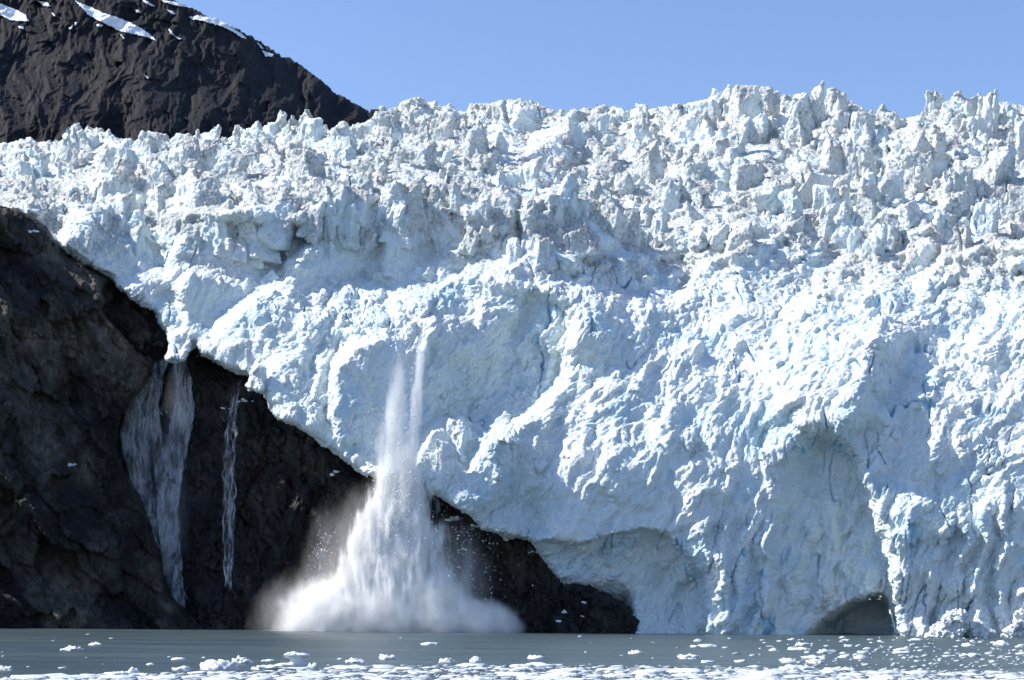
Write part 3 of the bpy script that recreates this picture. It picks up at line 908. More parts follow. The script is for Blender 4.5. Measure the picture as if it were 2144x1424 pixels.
o = mount_sheet(MT, mount_w, 2.0, 14.0, 'mountain', M_MOUNT, lambda X, Y: 4 * perlin(np.stack([X.ravel() / 9, Y.ravel() / 9, X.ravel() * 0], 1), 7).reshape(X.shape))
o['kind'] = 'structure'
o = mount_sheet([(770, 240), (776, 228), (790, 227), (804, 231), (812, 250), (800, 300), (760, 300)], lambda X, Y: wD(3300) + 0 * X, 2.0, 8, 'hill', M_MOUNT)
o['kind'] = 'structure'
Z = 2.967
SNOWS = [([(-60, -10), (0, 20), (60, 45), (120, 70), (160, 95), (180, 132), (110, 130), (60, 125), (0, 92), (-60, 80)], 'white snow patch cut by the left edge of the photo'),
         ([(240, 10), (290, 12), (312, 38), (270, 38)], 'small snow patch near the top left of the dark mountain'),
         ([(462, 0), (500, 20), (560, 42), (640, 80), (720, 105), (800, 135), (860, 165), (920, 205), (972, 252), (900, 228), (820, 210), (770, 200), (720, 182), (660, 150), (600, 122), (545, 90), (505, 42), (470, 12)], 'long tapering diagonal snowfield, the largest on the mountain'),
         ([(885, -8), (915, 8), (965, 42), (930, 34), (895, 12)], 'narrow snow streak at the very top of the mountain'),
         ([(985, -5), (1040, 6), (1100, 14), (1150, 28), (1195, 52), (1140, 42), (1080, 30), (1030, 18)], 'snow band lying on the mountain ridge against the sky'),
         ([(1040, 62), (1065, 66), (1085, 86), (1060, 82)], 'tiny snow fleck under the ridge snow band'),
         ([(840, 62), (862, 62), (876, 80), (850, 78)], 'tiny square snow fleck right of the long snowfield'),
         ([(1170, 108), (1230, 96), (1290, 106), (1350, 118), (1400, 145), (1450, 178), (1500, 210), (1535, 240), (1500, 235), (1450, 200), (1390, 170), (1330, 150), (1260, 130), (1200, 122)], 'curved snow band along the right shoulder of the mountain'),
         ([(1400, 145), (1440, 158), (1488, 182), (1450, 175)], 'thin snow sliver just above the curved shoulder band'),
         ([(1595, 262), (1612, 275), (1636, 304), (1622, 300)], 'thin snow streak high on the right ridge'),
         ([(1628, 312), (1660, 326), (1700, 338), (1690, 350), (1650, 350)], 'small snow wedge low on the right ridge'),
         ([(1050, 180), (1068, 195), (1080, 218), (1062, 212)], 'thin upright snow fleck in the middle of the mountain'),
         ([(1085, 222), (1128, 240), (1110, 246)], 'tiny snow sliver below the upright fleck'),
         ([(600, 152), (640, 154), (630, 166), (606, 164)], 'tiny snow fleck left below the long snowfield'),
         ([(112, 158), (142, 166), (148, 182), (125, 178)], 'tiny snow fleck below the left edge patch'),
         ([(320, 75), (345, 95), (340, 102), (325, 90)], 'thin snow fleck left of the long snowfield'),
         ([(468, 140), (480, 138), (475, 152), (462, 154)], 'tiny round snow fleck on the upper left slope'),
         ([(430, 170), (450, 160), (445, 180), (430, 184)], 'tiny snow fleck lowest on the upper left slope'),
         ([(750, 215), (775, 240), (765, 240)], 'tiny snow sliver at the foot of the long snowfield'),
         ([(900, 468), (925, 485), (915, 488)], 'tiny snow fleck low on the dark mountain face')]
for poly, lab in SNOWS:
    q = [(x / Z, y / Z) for x, y in poly]
    o = mount_sheet(q, lambda X, Y: 0.5 * mount_w(X, Y) + 0.25 * mount_w(X + 5, Y) + 0.25 * mount_w(X - 5, Y) - 9.0, 0.8 if len(poly) < 8 else 1.2, 3.0, 'snow_patch', M_SNOW,
                    lambda X, Y: 0.8 + 1.6 * perlin(np.stack([X.ravel() / 4, Y.ravel() / 4, X.ravel() * 0], 1), 17).reshape(X.shape), 5.0)
    tag(o, lab, 'snow patch', 'snow patches on the mountain')

# ------------------------------------------------------------------ water
m, nt, out = new_mat('glacial_water')
geo = N(nt, 'ShaderNodeNewGeometry'); pos = geo.outputs['Position']
b = N(nt, 'ShaderNodeBsdfPrincipled')
c = ramp(nt, noise_node(nt, pos, 0.05, 7, 0.68, (0.22, 1, 1)), [(0.32, (0.028, 0.048, 0.06)), (0.52, (0.052, 0.076, 0.083)), (0.70, (0.08, 0.102, 0.10))])
nt.links.new(c, b.inputs['Base Color'])
b.inputs['Roughness'].default_value = 0.3
b.inputs['Specular IOR Level'].default_value = 0.22
nb = bump(nt, noise_node(nt, pos, 0.12, 6, 0.62, (0.5, 1, 1)), 2.2, 1.0)
nb = bump(nt, noise_node(nt, pos, 1.6, 3, 0.6), 0.15, 0.9, nb)
nt.links.new(nb, b.inputs['Normal'])
nt.links.new(b.outputs[0], out.inputs[0])
me = mesh_np('water', [(-6000, -2000, 0), (6000, -2000, 0), (6000, 6000, 0), (-6000, 6000, 0)], [(0, 1, 2, 3)])
o = link('water', me, m); o['kind'] = 'structure'


# ------------------------------------------------------------------ little solids
def ico(sub):
    bm = bmesh.new()
    bmesh.ops.create_icosphere(bm, subdivisions=sub, radius=1.0)
    v = np.array([x.co[:] for x in bm.verts]); f = np.array([[x.index for x in q.verts] for q in bm.faces])
    bm.free()
    return v, f


ICO1, ICO2, ICO3, ICO4 = ico(1), ico(2), ico(3), ico(4)


def lumps(items, base=ICO1):
    """items: centre (3), half sizes (3), seed -> one soup of broken pebbles"""
    v0, f0 = base
    Vs, Fs = [], []
    for k, (c, h, sd) in enumerate(items):
        g = np.random.default_rng(sd)
        v = v0 * (1 + g.uniform(-0.35, 0.35, (len(v0), 1)))
        a = g.uniform(0, 6.28); ca, sa = math.cos(a), math.sin(a)
        v = v @ np.array([[ca, sa, 0], [-sa, ca, 0], [0, 0, 1]])
        Vs.append(v * np.array(h) + np.array(c)); Fs.append(f0 + len(v0) * k)
    return np.concatenate(Vs), np.concatenate(Fs)


# ------------------------------------------------------------------ waterfalls
m, nt, out = new_mat('falling_water')
geo = N(nt, 'ShaderNodeNewGeometry'); pos = geo.outputs['Position']
b = N(nt, 'ShaderNodeBsdfPrincipled')
b.inputs['Base Color'].default_value = (0.72, 0.76, 0.82, 1); b.inputs['Roughness'].default_value = 0.6
tr = N(nt, 'ShaderNodeBsdfTransparent')
mx = N(nt, 'ShaderNodeMixShader')
fac = ramp(nt, noise_node(nt, pos, 0.9, 5, 0.7, (1, 1, 0.16)), [(0.40, (0.0,)), (0.66, (0.62,))])
fac = math_(nt, 'MULTIPLY', fac, ramp(nt, noise_node(nt, pos, 0.22, 4, 0.6, (1, 1, 0.5)), [(0.42, (0.12,)), (0.6, (1.0,))]))
nt.links.new(fac, mx.inputs[0]); nt.links.new(tr.outputs[0], mx.inputs[1]); nt.links.new(b.outputs[0], mx.inputs[2])
nt.links.new(mx.outputs[0], out.inputs[0])
M_FALL = m


def strands(lanes, count, seed, rad=(0.6, 2.3), lift=9.0, bias=None):
    """threads of water running down the rock: lanes = (row, centre column, half width)"""
    L = np.array(lanes, float)
    g = np.random.default_rng(seed)
    Vs, Fs = [], []
    nv = 0
    for k in range(count):
        sl_ = g.uniform(-1, 1) if bias is None else float(np.clip(g.normal(bias, 0.55), -1, 1))
        span = L[-1, 0] - L[0, 0]
        y0 = L[0, 0] + span * 0.92 * g.random() ** 1.25
        y1 = min(L[-1, 0] - span * 0.3 * g.random() ** 2, y0 + max(g.uniform(0.08, 0.5) * span, 22))
        ys = np.arange(y0, y1, min(7.0, span / 7))
        if len(ys) < 3: continue
        ph = g.uniform(0, 100)
        wob = fbm(np.c_[ys / 40 + ph, ys * 0 + k, ys * 0], 2, seed) * 14
        xs = np.interp(ys, L[:, 0], L[:, 1]) + sl_ * np.interp(ys, L[:, 0], L[:, 2]) + wob
        w = [on_rock(a_, b_, ROCK_T_)[0] for a_, b_ in zip(xs, ys)]
        if any(q is None for q in w): continue
        w = np.minimum.accumulate(np.array(w)) - g.uniform(1, 5)
        w = np.convolve(np.pad(w, 2, mode='edge'), np.ones(5) / 5, 'valid') - 2
        r = g.uniform(*rad) * (0.35 + 0.65 * np.sin(np.linspace(0.15, 3.0, len(ys))))
        ring = []
        for a in (0.3, 1.87, 3.44, 5.0):
            ring.append(np.stack([xs + r * math.cos(a), ys, w + r * math.sin(a)], 1))
        ring = np.stack(ring, 1).reshape(-1, 3)
        n = len(ys)
        i = np.arange(n - 1)[:, None] * 4
        f = np.concatenate([np.stack([i[:, 0] + j, i[:, 0] + (j + 1) % 4, i[:, 0] + 4 + (j + 1) % 4, i[:, 0] + 4 + j], 1) for j in range(4)])
        Vs.append(ring); Fs.append(f + nv); nv += len(ring)
    return to_world(np.concatenate(Vs)), np.concatenate(Fs)


def volume_mat(name, dens, col, lo, hi, scale, stretch=1.0, amount=0.9, detail=4, aniso=0.2, step=1.0, flat=False):
    """powder or mist: dense in the middle of its body, ragged outwards"""
    m, nt, out = new_mat(name)
    tc = N(nt, 'ShaderNodeTexCoord')
    geo = N(nt, 'ShaderNodeNewGeometry')
    ln = N(nt, 'ShaderNodeVectorMath', operation='LENGTH')
    nt.links.new(tc.outputs['Object'], ln.inputs[0])
    n = noise_node(nt, geo.outputs['Position'], scale, detail, 0.6, (1, 1, stretch))
    v = math_(nt, 'ADD', math_(nt, 'SUBTRACT', 1.0, ln.outputs['Value']), math_(nt, 'MULTIPLY', math_(nt, 'SUBTRACT', n, 0.5), amount))
    mr = N(nt, 'ShaderNodeMapRange', interpolation_type='SMOOTHSTEP')
    mr.inputs['From Min'].default_value = lo; mr.inputs['From Max'].default_value = hi
    mr.inputs['To Min'].default_value = 0; mr.inputs['To Max'].default_value = dens
    nt.links.new(v, mr.inputs['Value'])
    # nothing reaches the hull itself
    ed = N(nt, 'ShaderNodeMapRange', interpolation_type='SMOOTHSTEP')
    ed.inputs['From Min'].default_value = 1.0; ed.inputs['From Max'].default_value = 0.7
    nt.links.new(ln.outputs['Value'], ed.inputs['Value'])
    pv = N(nt, 'ShaderNodeVolumePrincipled')
    pv.inputs['Color'].default_value = (*col, 1)
    pv.inputs['Anisotropy'].default_value = aniso
    nt.links.new(math_(nt, 'MULTIPLY', mr.outputs[0], ed.outputs[0]), pv.inputs['Density'])
    nt.links.new(pv.outputs[0], out.inputs['Volume'])
    m.cycles.volume_step_rate = step
    return m


def puff(name, p0, p1, half, depth, D, mat, parent, inv):
    """an ellipsoid body of powder from p0 to p1 (photo columns and rows at distance D)"""
    a = pt(p0[0], p0[1], D); c = pt(p1[0], p1[1], D)
    mid = (a + c) / 2; ax = (a - c)
    k = D / F
    zax = ax.normalized(); yax = Vector((0, 1, 0)); xax = yax.cross(zax).normalized(); yax = zax.cross(xax)
    Mx = Matrix(((xax.x * half * k, yax.x * depth, zax.x * ax.length / 2, mid.x), (xax.y * half * k, yax.y * depth, zax.y * ax.length / 2, mid.y), (xax.z * half * k, yax.z * depth, zax.z * ax.length / 2, mid.z), (0, 0, 0, 1)))
    me = mesh_np(name, ICO3[0] * 1.02, ICO3[1])
    o = link(name, me, mat, parent)
    o.matrix_parent_inverse = inv
    o.matrix_basis = Mx
    return o


M_MIST = volume_mat('waterfall_mist', 0.02, (0.80, 0.84, 0.92), -0.1, 0.8, 0.12, 0.35, 0.8, 3, 0.1, 1.5)
FALLS = [('tall waterfall pouring from the glacier throat down the shaded gully', [
            ([(700, 384, 8), (740, 374, 11), (770, 378, 12), (800, 384, 14), (850, 386, 18), (900, 378, 21), (950, 366, 22), (1000, 356, 22), (1050, 352, 22), (1100, 353, 20), (1200, 362, 17), (1255, 373, 14), (1312, 379, 10)], 520),
            ([(735, 366, 7), (755, 345, 8), (790, 330, 11), (850, 318, 11), (880, 322, 14), (940, 330, 13), (1050, 338, 9)], 190),
            ([(750, 345, 6), (775, 322, 10), (815, 300, 12), (862, 276, 12), (920, 268, 13), (1000, 285, 11), (1080, 310, 8), (1150, 326, 6)], 240),
            ([(838, 300, 16), (852, 296, 18), (900, 296, 12), (1000, 306, 9), (1110, 326, 6)], 130),
            ([(845, 330, 18), (858, 332, 22), (872, 338, 18)], 60)],
          [((372, 740), (362, 1010), 34, 5), ((352, 860), (360, 1270), 50, 6), ((300, 780), (300, 1080), 46, 5)]),
         ('thin waterfall trickling over the black rock, right of the tall one', [
            ([(795, 502, 4), (830, 492, 5), (862, 488, 8), (900, 484, 10), (950, 480, 11), (1000, 478, 12), (1100, 478, 13), (1240, 478, 9)], 55)],
          [((480, 900), (478, 1250), 20, 4)])]
for k, (lab, groups_, mists) in enumerate(FALLS):
    l0 = groups_[0][0]
    wf = empty('waterfall', pt(l0[-1][1], l0[-1][0], 600))
    tag(wf, lab, 'waterfall')
    inv = Matrix.Translation(wf.location).inverted()
    for j, (lanes, cnt) in enumerate(groups_):
        Vw, Fw = strands(lanes, cnt, 700 + 10 * k + j)
        o = link('water_veil', mesh_np('water_veil', Vw, Fw), M_FALL, wf); o.matrix_parent_inverse = inv
    for (a, c, hf, dp) in mists:
        puff('mist', a, c, hf, dp, 574, M_MIST, wf, inv)

# ------------------------------------------------------------------ the falling ice
DP = 544.0
aval = empty('ice_avalanche', pt(840, 1319, DP))
tag(aval, 'white plume of shattered ice falling from the glacier and bursting on the water', 'avalanche')
ainv = Matrix.Translation(aval.location).inverted()
M_CLOUD = volume_mat('powder_cloud', 1.3, (0.999, 0.996, 0.988), 0.02, 1.15, 0.15, 0.8, 1.0, 6, 0.0, 0.6)
M_THIN = volume_mat('thin_powder', 0.045, (0.995, 0.99, 0.98), 0.0, 0.8, 0.14, 0.45, 1.3, 6, 0.0, 0.8)


def cone_mat(name, dens, r0, r1, amount, scale, stretch, step, cut_):
    """powder in free fall: narrow at the top, wide below, combed into threads"""
    m, nt, out = new_mat(name)
    tc = N(nt, 'ShaderNodeTexCoord'); geo = N(nt, 'ShaderNodeNewGeometry')
    sp = N(nt, 'ShaderNodeSeparateXYZ'); nt.links.new(tc.outputs['Object'], sp.inputs[0])
    h = math_(nt, 'MULTIPLY', math_(nt, 'SUBTRACT', 1.0, sp.outputs[2]), 0.5)          # 0 top, 1 foot
    rad = math_(nt, 'ADD', r0, math_(nt, 'MULTIPLY', math_(nt, 'POWER', h, 1.05), r1 - r0))
    cx = N(nt, 'ShaderNodeCombineXYZ'); nt.links.new(sp.outputs[0], cx.inputs[0]); nt.links.new(sp.outputs[1], cx.inputs[1])
    ln = N(nt, 'ShaderNodeVectorMath', operation='LENGTH'); nt.links.new(cx.outputs[0], ln.inputs[0])
    q = math_(nt, 'DIVIDE', ln.outputs['Value'], rad)
    n1 = noise_node(nt, geo.outputs['Position'], scale, 6, 0.65, (1, 1, stretch))
    n2 = noise_node(nt, geo.outputs['Position'], scale * 0.35, 4, 0.6, (1, 1, 0.6))
    v = math_(nt, 'ADD', math_(nt, 'SUBTRACT', 1.0, q), math_(nt, 'ADD', math_(nt, 'MULTIPLY', math_(nt, 'SUBTRACT', n1, 0.5), amount), math_(nt, 'MULTIPLY', math_(nt, 'SUBTRACT', n2, 0.5), amount * 0.7)))
    mr = N(nt, 'ShaderNodeMapRange', interpolation_type='SMOOTHSTEP')
    mr.inputs['From Min'].default_value = cut_; mr.inputs['From Max'].default_value = cut_ + 0.7; mr.inputs['To Max'].default_value = dens
    nt.links.new(v, mr.inputs['Value'])
    e1 = N(nt, 'ShaderNodeMapRange', interpolation_type='SMOOTHSTEP'); e1.inputs['From Max'].default_value = 0.5; nt.links.new(h, e1.inputs['Value'])
    e2 = N(nt, 'ShaderNodeMapRange', interpolation_type='SMOOTHSTEP'); e2.inputs['From Min'].default_value = 1.0; e2.inputs['From Max'].default_value = 0.75; nt.links.new(h, e2.inputs['Value'])
    e3 = N(nt, 'ShaderNodeMapRange', interpolation_type='SMOOTHSTEP'); e3.inputs['From Min'].default_value = 1.45; e3.inputs['From Max'].default_value = 1.0; nt.links.new(q, e3.inputs['Value'])
    pv = N(nt, 'ShaderNodeVolumePrincipled')
    pv.inputs['Color'].default_value = (0.999, 0.996, 0.988, 1); pv.inputs['Anisotropy'].default_value = 0.0
    dd = math_(nt, 'MULTIPLY', math_(nt, 'MULTIPLY', mr.outputs[0], e1.outputs[0]), math_(nt, 'MULTIPLY', e2.outputs[0], e3.outputs[0]))
    nt.links.new(dd, pv.inputs['Density'])
    nt.links.new(pv.outputs[0], out.inputs['Volume'])
    m.cycles.volume_step_rate = step
    return m


def cone(name, p0, p1, half, depth, mat, r0, r1=1.0):
    a = np.linspace(0, 2 * math.pi, 25)[:-1]
    V_, F_ = [], []
    for i in range(9):
        h = i / 8; r = (r0 + (r1 - r0) * h ** 1.05) * 1.5
        V_.append(np.stack([np.cos(a) * r, np.sin(a) * r, np.full(24, 1 - 2 * h)], 1))
    for i in range(8):
        for j in range(24):
            F_.append((i * 24 + j, (i + 1) * 24 + j, (i + 1) * 24 + (j + 1) % 24, i * 24 + (j + 1) % 24))
    V_ = np.concatenate(V_ + [np.array([[0, 0, 1.0], [0, 0, -1.0]])])
    me = bpy.data.meshes.new(name)
    me.from_pydata(V_.tolist(), [], F_ + [(216, j, (j + 1) % 24) for j in range(24)] + [(217, 192 + (j + 1) % 24, 192 + j) for j in range(24)])
    a_ = pt(p0[0], p0[1], DP); c = pt(p1[0], p1[1], DP)
    mid = (a_ + c) / 2; ax = a_ - c; k = DP / F
    z = ax.normalized(); x = Vector((0, 1, 0)).cross(z).normalized(); y = z.cross(x)
    o = link(name, me, mat, aval)
    o.matrix_parent_inverse = ainv
    o.matrix_basis = Matrix(((x.x * half * k, y.x * depth, z.x * ax.length / 2, mid.x), (x.y * half * k, y.y * depth, z.y * ax.length / 2, mid.y), (x.z * half * k, y.z * depth, z.z * ax.length / 2, mid.z), (0, 0, 0, 1)))
    return o


for (p0, p1, hf, dp) in [((695, 1185), (685, 1445), 140, 12), ((785, 1150), (780, 1470), 165, 13), ((880, 1165), (885, 1460), 160, 12), ((985, 1235), (985, 1405), 130, 10)]:
    puff('powder_cloud', p0, p1, hf, dp, DP, M_CLOUD, aval, ainv)
for (p0, p1, hf, dp) in [((750, 980), (710, 1390), 115, 8), ((930, 1050), (960, 1370), 110, 7), ((640, 1170), (600, 1440), 120, 8)]:
    puff('thin_cloud', p0, p1, hf, dp, DP, M_THIN, aval, ainv)
cone('cascade', (852, 890), (812, 1330), 180, 10, cone_mat('powder_cascade', 2.4, 0.16, 1.0, 1.5, 0.42, 0.22, 0.4, 0.08), 0.16)
cone('cascade', (842, 930), (845, 1330), 105, 8, cone_mat('powder_curtain', 3.5, 0.3, 1.0, 1.6, 0.5, 0.22, 0.4, 0.1), 0.3)
cone('falling_stream', (893, 640), (842, 1120), 24, 3.0, cone_mat('powder_stream', 1.3, 0.5, 1.0, 1.7, 0.6, 0.10, 0.4, 0.05), 0.5)
cone('falling_stream', (845, 690), (800, 1120), 54, 4.0, cone_mat('powder_veil', 0.4, 0.4, 1.0, 1.8, 0.5, 0.10, 0.4, 0.1), 0.4)
cone('falling_stream', (898, 985), (888, 1200), 16, 2.5, cone_mat('powder_thread', 0.35, 0.3, 1.0, 1.2, 0.6, 0.12, 0.4, 0.05), 0.3)
cone('falling_stream', (942, 1090), (918, 1320), 34, 3, cone_mat('powder_wisp', 0.14, 0.3, 1.0, 1.4, 0.4, 0.12, 0.4, 0.05), 0.3)
cone('falling_stream', (985, 1110), (968, 1310), 28, 3, cone_mat('powder_wisp', 0.14, 0.3, 1.0, 1.4, 0.4, 0.12, 0.4, 0.05), 0.3)


def casc_point(g):
    u = g.random()
    if u < 0.62:
        y = g.uniform(985, 1215); t = (y - 985) / 230
        return g.normal(842 - 26 * t, 18 + 40 * t), y
    if u < 0.78:
        y = g.uniform(720, 1010); t = (y - 720) / 290
        return g.normal(876 - 28 * t, 6 + 6 * t), y
    if u < 0.88:
        y = g.uniform(850, 1020); return g.normal(815, 18), y
    if u < 0.91:
        y = g.normal(1165, 30); return g.normal(672, 14) - (y - 1165) * 0.15, y
    return g.normal(960, 50), g.uniform(1100, 1310)


g = np.random.default_rng(77)
items = []
for k in range(8000):
    x, y = casc_point(g)
    p = pt(x, y, DP + g.normal(-2.5, 2.5))
    r = float(np.clip(g.lognormal(-2.6, 0.5), 0.05, 0.3))
    items.append((tuple(p), (r, r, r * g.uniform(1.0, 1.8)), 9000 + k))
items.sort(key=lambda q: -q[1][0])
for it in items[:100]:
    Vc, Fc = lumps([((0, 0, 0), it[1], it[2])])
    o = link('ice_chunk', mesh_np('ice_chunk', Vc, Fc), M_CHUNK, aval, False)
    o.matrix_parent_inverse = ainv; o.location = it[0]
Vc, Fc = lumps(items[100:])
o = link('ice_fragments', mesh_np('ice_fragments', Vc, Fc), M_CHUNK, aval, False); o.matrix_parent_inverse = ainv
o['kind'] = 'stuff'

# ------------------------------------------------------------------ ice lying on the rocks
BITS = [(148, 973, 9, 7, 'L', 'lone white ice fragment on the left brown cliff'), (70, 484, 12, 5, 'L', 'snow remnant on the top of the left cliff under the glacier'),
        (700, 990, 10, 8, 'R', 'white ice lump on the black rock left of the plume'), (512, 838, 24, 4, 'R', 'snow strip on the rock ledge below the glacier edge'), (470, 854, 16, 3, 'R', 'thin snow strip above the thin waterfall'),
        (425, 742, 18, 6, 'R', 'ice patch on the rock beside the glacier throat'), (1182, 1282, 9, 5, 'R', 'ice fragment on the black rock in the ice arch, leftmost of its cluster'), (1222, 1262, 6, 4, 'R', 'curved ice fragment on the black rock, topmost in the ice arch'),
        (1220, 1290, 5, 3, 'R', 'small ice fragment on the black rock, right in the arch cluster'), (1168, 1302, 5, 5, 'R', 'ice fragment low on the black rock near the water'), (950, 1085, 26, 7, 'R', 'ice rubble on top of the brown rock right of the plume'),
        (1000, 1100, 16, 5, 'R', 'ice crumbs along the glacier edge right of the plume'), (1060, 1130, 14, 6, 'R', 'ice lump tucked under the glacier edge above the brown rock'), (1028, 1138, 8, 4, 'R', 'small ice fragment on the brown rock below the glacier edge'),
        (970, 1150, 10, 4, 'R', 'ice fragment halfway down the brown rock'), (960, 1188, 7, 3, 'R', 'small low ice fragment on the brown rock by the plume'), (1118, 1155, 14, 3, 'R', 'thin ice sliver on the rock under the glacier corner')]
for (x, y, a, h, wh, lab) in BITS:
    w, nrm = on_rock(x, y, LEFT_T_ if wh == 'L' else ROCK_T_)
    if w is None: continue
    D = 500 * math.exp(w / F)
    k = D / F
    parts = []
    gq = np.random.default_rng(int(x + y))
    for q in range(max(3, int(a / 2.2))):
        dx = gq.uniform(-1, 1) * a * 0.8; dy = gq.uniform(-0.5, 0.5) * h + abs(dx) * 0.1
        wq, _ = on_rock(x + dx, y + dy, LEFT_T_ if wh == 'L' else ROCK_T_)
        if wq is None or abs(wq - w) > 25: continue
        r = gq.uniform(0.35, 0.8) * min(h, 6) * k
        vv = ICO2[0] * (1 + gq.uniform(-0.25, 0.25, (len(ICO2[0]), 1))) * np.array([r * gq.uniform(1, 1.8), r, r * gq.uniform(0.6, 1)])
        parts.append(vv + np.array(pt(x + dx, y + dy, 500 * math.exp(wq / F))) - np.array(pt(x, y, D)))
    if not parts: continue
    Vm = np.concatenate(parts); Fm = np.concatenate([ICO2[1] + len(ICO2[0]) * i for i in range(len(parts))])
    o = link('ice_fragment', mesh_np('ice_fragment', Vm, Fm), M_CHUNK); o.location = pt(x, y, D)
    tag(o, lab, 'ice fragment', 'ice fragments on the rocks')

# ------------------------------------------------------------------ floating ice
def floe_mesh(wd_, ht, dp, seed, base=ICO3, rough=0.5, spike=0.0):
    v, f = base
    g = np.random.default_rng(seed)
    o = g.uniform(0, 50, 3)
    n = fbm(v * 1.3 + o, 3, seed) * rough * 1.5 + facet(v * 2.0 + o, seed + 1) * rough * 1.5
    r = 1 + n
    top = np.clip(v[:, 2], 0, 1)
    x = v[:, 0] * (1 + 0.35 * n); y = v[:, 1] * (1 + 0.35 * n)
    z = np.where(v[:, 2] > 0, top ** 0.7 * np.clip(r, 0.12, 2) , v[:, 2] * 0.35)
    if spike:
        z = z * (1 + 1.4 * np.exp(-((x - spike) / 0.2) ** 2))
    z = z / max(z.max(), 1e-6) * ht
    x = x / (x.max() - x.min()) * wd_
    x = x - (x.max() + x.min()) / 2
    return mesh_np('ice_floe', np.stack([x, y * dp / 2, np.where(v[:, 2] > 0, z, v[:, 2] * ht * 0.4)], 1), f)


# column, waterline row, width, height (photo pixels), label
FL = [(152, 1359, 52, 10, 'low floe with a jagged crest, alone on open water at far left'), (199, 1349, 26, 7, 'small smooth dome of ice behind the jagged crested floe at far left'), (374, 1378, 32, 5, 'flat slab of ice alone left of the big double hump'), (12, 1399, 30, 10, 'ice lump cut by the left edge of the photo'),
      (132, 1395, 20, 4, 'thin sliver of ice near the left end of the brash'), (255, 1407, 75, 15, 'long floe with an upright wedge at its right end'), (315, 1388, 18, 4, 'tiny flat ice piece left of the flat slab'), (380, 1399, 40, 9, 'smooth white dome left of the big double hump'),
      (462, 1397, 92, 20, 'big broad white hump, the largest floe on the left'), (508, 1385, 48, 16, 'jagged crest of ice just behind the big white hump'), (556, 1397, 62, 9, 'low lumpy floe between the white hump and the mushroom floe'), (561, 1381, 30, 4, 'thin flat slab behind the mushroom floe'),
      (655, 1395, 26, 11, 'small pointed lump just right of the mushroom floe'), (712, 1377, 13, 3, 'tiny flat ice piece on open water right of the mushroom floe'), (900, 1348, 42, 6, 'thin pointed slab alone in front of the falling ice'), (812, 1377, 38, 10, 'rounded white floe at the upper edge of the brash, below the plume'),
      (745, 1384, 44, 11, 'ragged lump on the brash edge left of the rounded white floe'), (935, 1385, 34, 11, 'small pale lump on the brash edge below the thin pointed slab'), (996, 1384, 26, 13, 'upright ice lump with a knobbly top on the brash edge'), (1123, 1376, 38, 8, 'smooth lens shaped white floe just above the brash'),
      (1330, 1366, 32, 8, 'floe rising to a small peak at its right, open water below the arch'), (1443, 1376, 52, 10, 'white floe with a long low tail, below the ice front'), (1481, 1352, 46, 6, 'flat white slab with a rounded back under the left ice buttress'), (1455, 1353, 22, 5, 'small flat piece touching the left of the rounded slab'),
      (1657, 1338, 16, 4, 'tiny flat piece close under the blue alcove'), (1682, 1350, 34, 8, 'lumpy floe below the ice alcove'), (1672, 1358, 52, 6, 'long flat slab just in front of the lumpy floe'), (1726, 1365, 30, 9, 'greyish tilted block right of the long flat slab'), (1771, 1340, 20, 4, 'small flat piece under the dark cave mouth'),
      (1778, 1352, 22, 5, 'pale lump a little in front of the cave mouth'), (1768, 1374, 28, 8, 'small peaked white floe right of the greyish tilted block'), (1815, 1357, 18, 4, 'small square ice piece right of the cave mouth'), (1805, 1364, 20, 4, 'small flat piece below the small square one'), (1888, 1360, 36, 6, 'rounded low floe on the right half of the water'),
      (1887, 1365, 38, 6, 'second low floe close in front of the rounded one'), (1705, 1377, 54, 9, 'long peaked floe in the loose ice at right'), (1708, 1385, 42, 9, 'white hump directly in front of the long peaked floe'), (1550, 1383, 28, 6, 'low lump at the start of the loose ice'), (1482, 1384, 30, 5, 'flat pale slab near the brash edge'),
      (1650, 1384, 40, 10, 'knobbly floe left of the white hump in the loose ice'), (1921, 1339, 34, 4, 'long thin slab close to the right ice wall'), (2097, 1349, 38, 10, 'white rounded floe near the right edge of the photo'), (2032, 1372, 50, 7, 'greyish ragged floe low in the right corner'), (2028, 1351, 30, 7, 'small white hump left of the rounded right edge floe'),
      (1670, 1400, 76, 12, 'big flat topped white floe in the brash at right'), (1737, 1405, 36, 9, 'white block beside the big flat topped floe'), (1775, 1402, 36, 9, 'second white block right of the flat topped floe'), (1855, 1424, 92, 16, 'big white floe cut by the bottom edge at right'), (1615, 1426, 46, 12, 'white hump at the bottom edge below the flat topped floe'),
      (1210, 1424, 60, 10, 'pale blue floe at the bottom edge, centre'), (1320, 1425, 50, 9, 'white lump at the bottom edge right of the pale blue floe'), (1000, 1421, 70, 9, 'flat white floe at the bottom edge below the plume')]
for k, (x, y, a, h, lab) in enumerate(FL):
    p, D = water_pt(x, y)
    s_ = D / F
    me = floe_mesh(a * s_, h * s_ * 1.05, a * s_ * random.uniform(0.7, 1.1), 4000 + k, ICO4 if a > 40 else ICO3, random.uniform(0.35, 0.6), 0.75 if 'wedge' in lab else 0.0)
    o = link('ice_floe', me, M_FLOE); o.location = p
    tag(o, lab, 'ice floe', 'ice floes on the water')
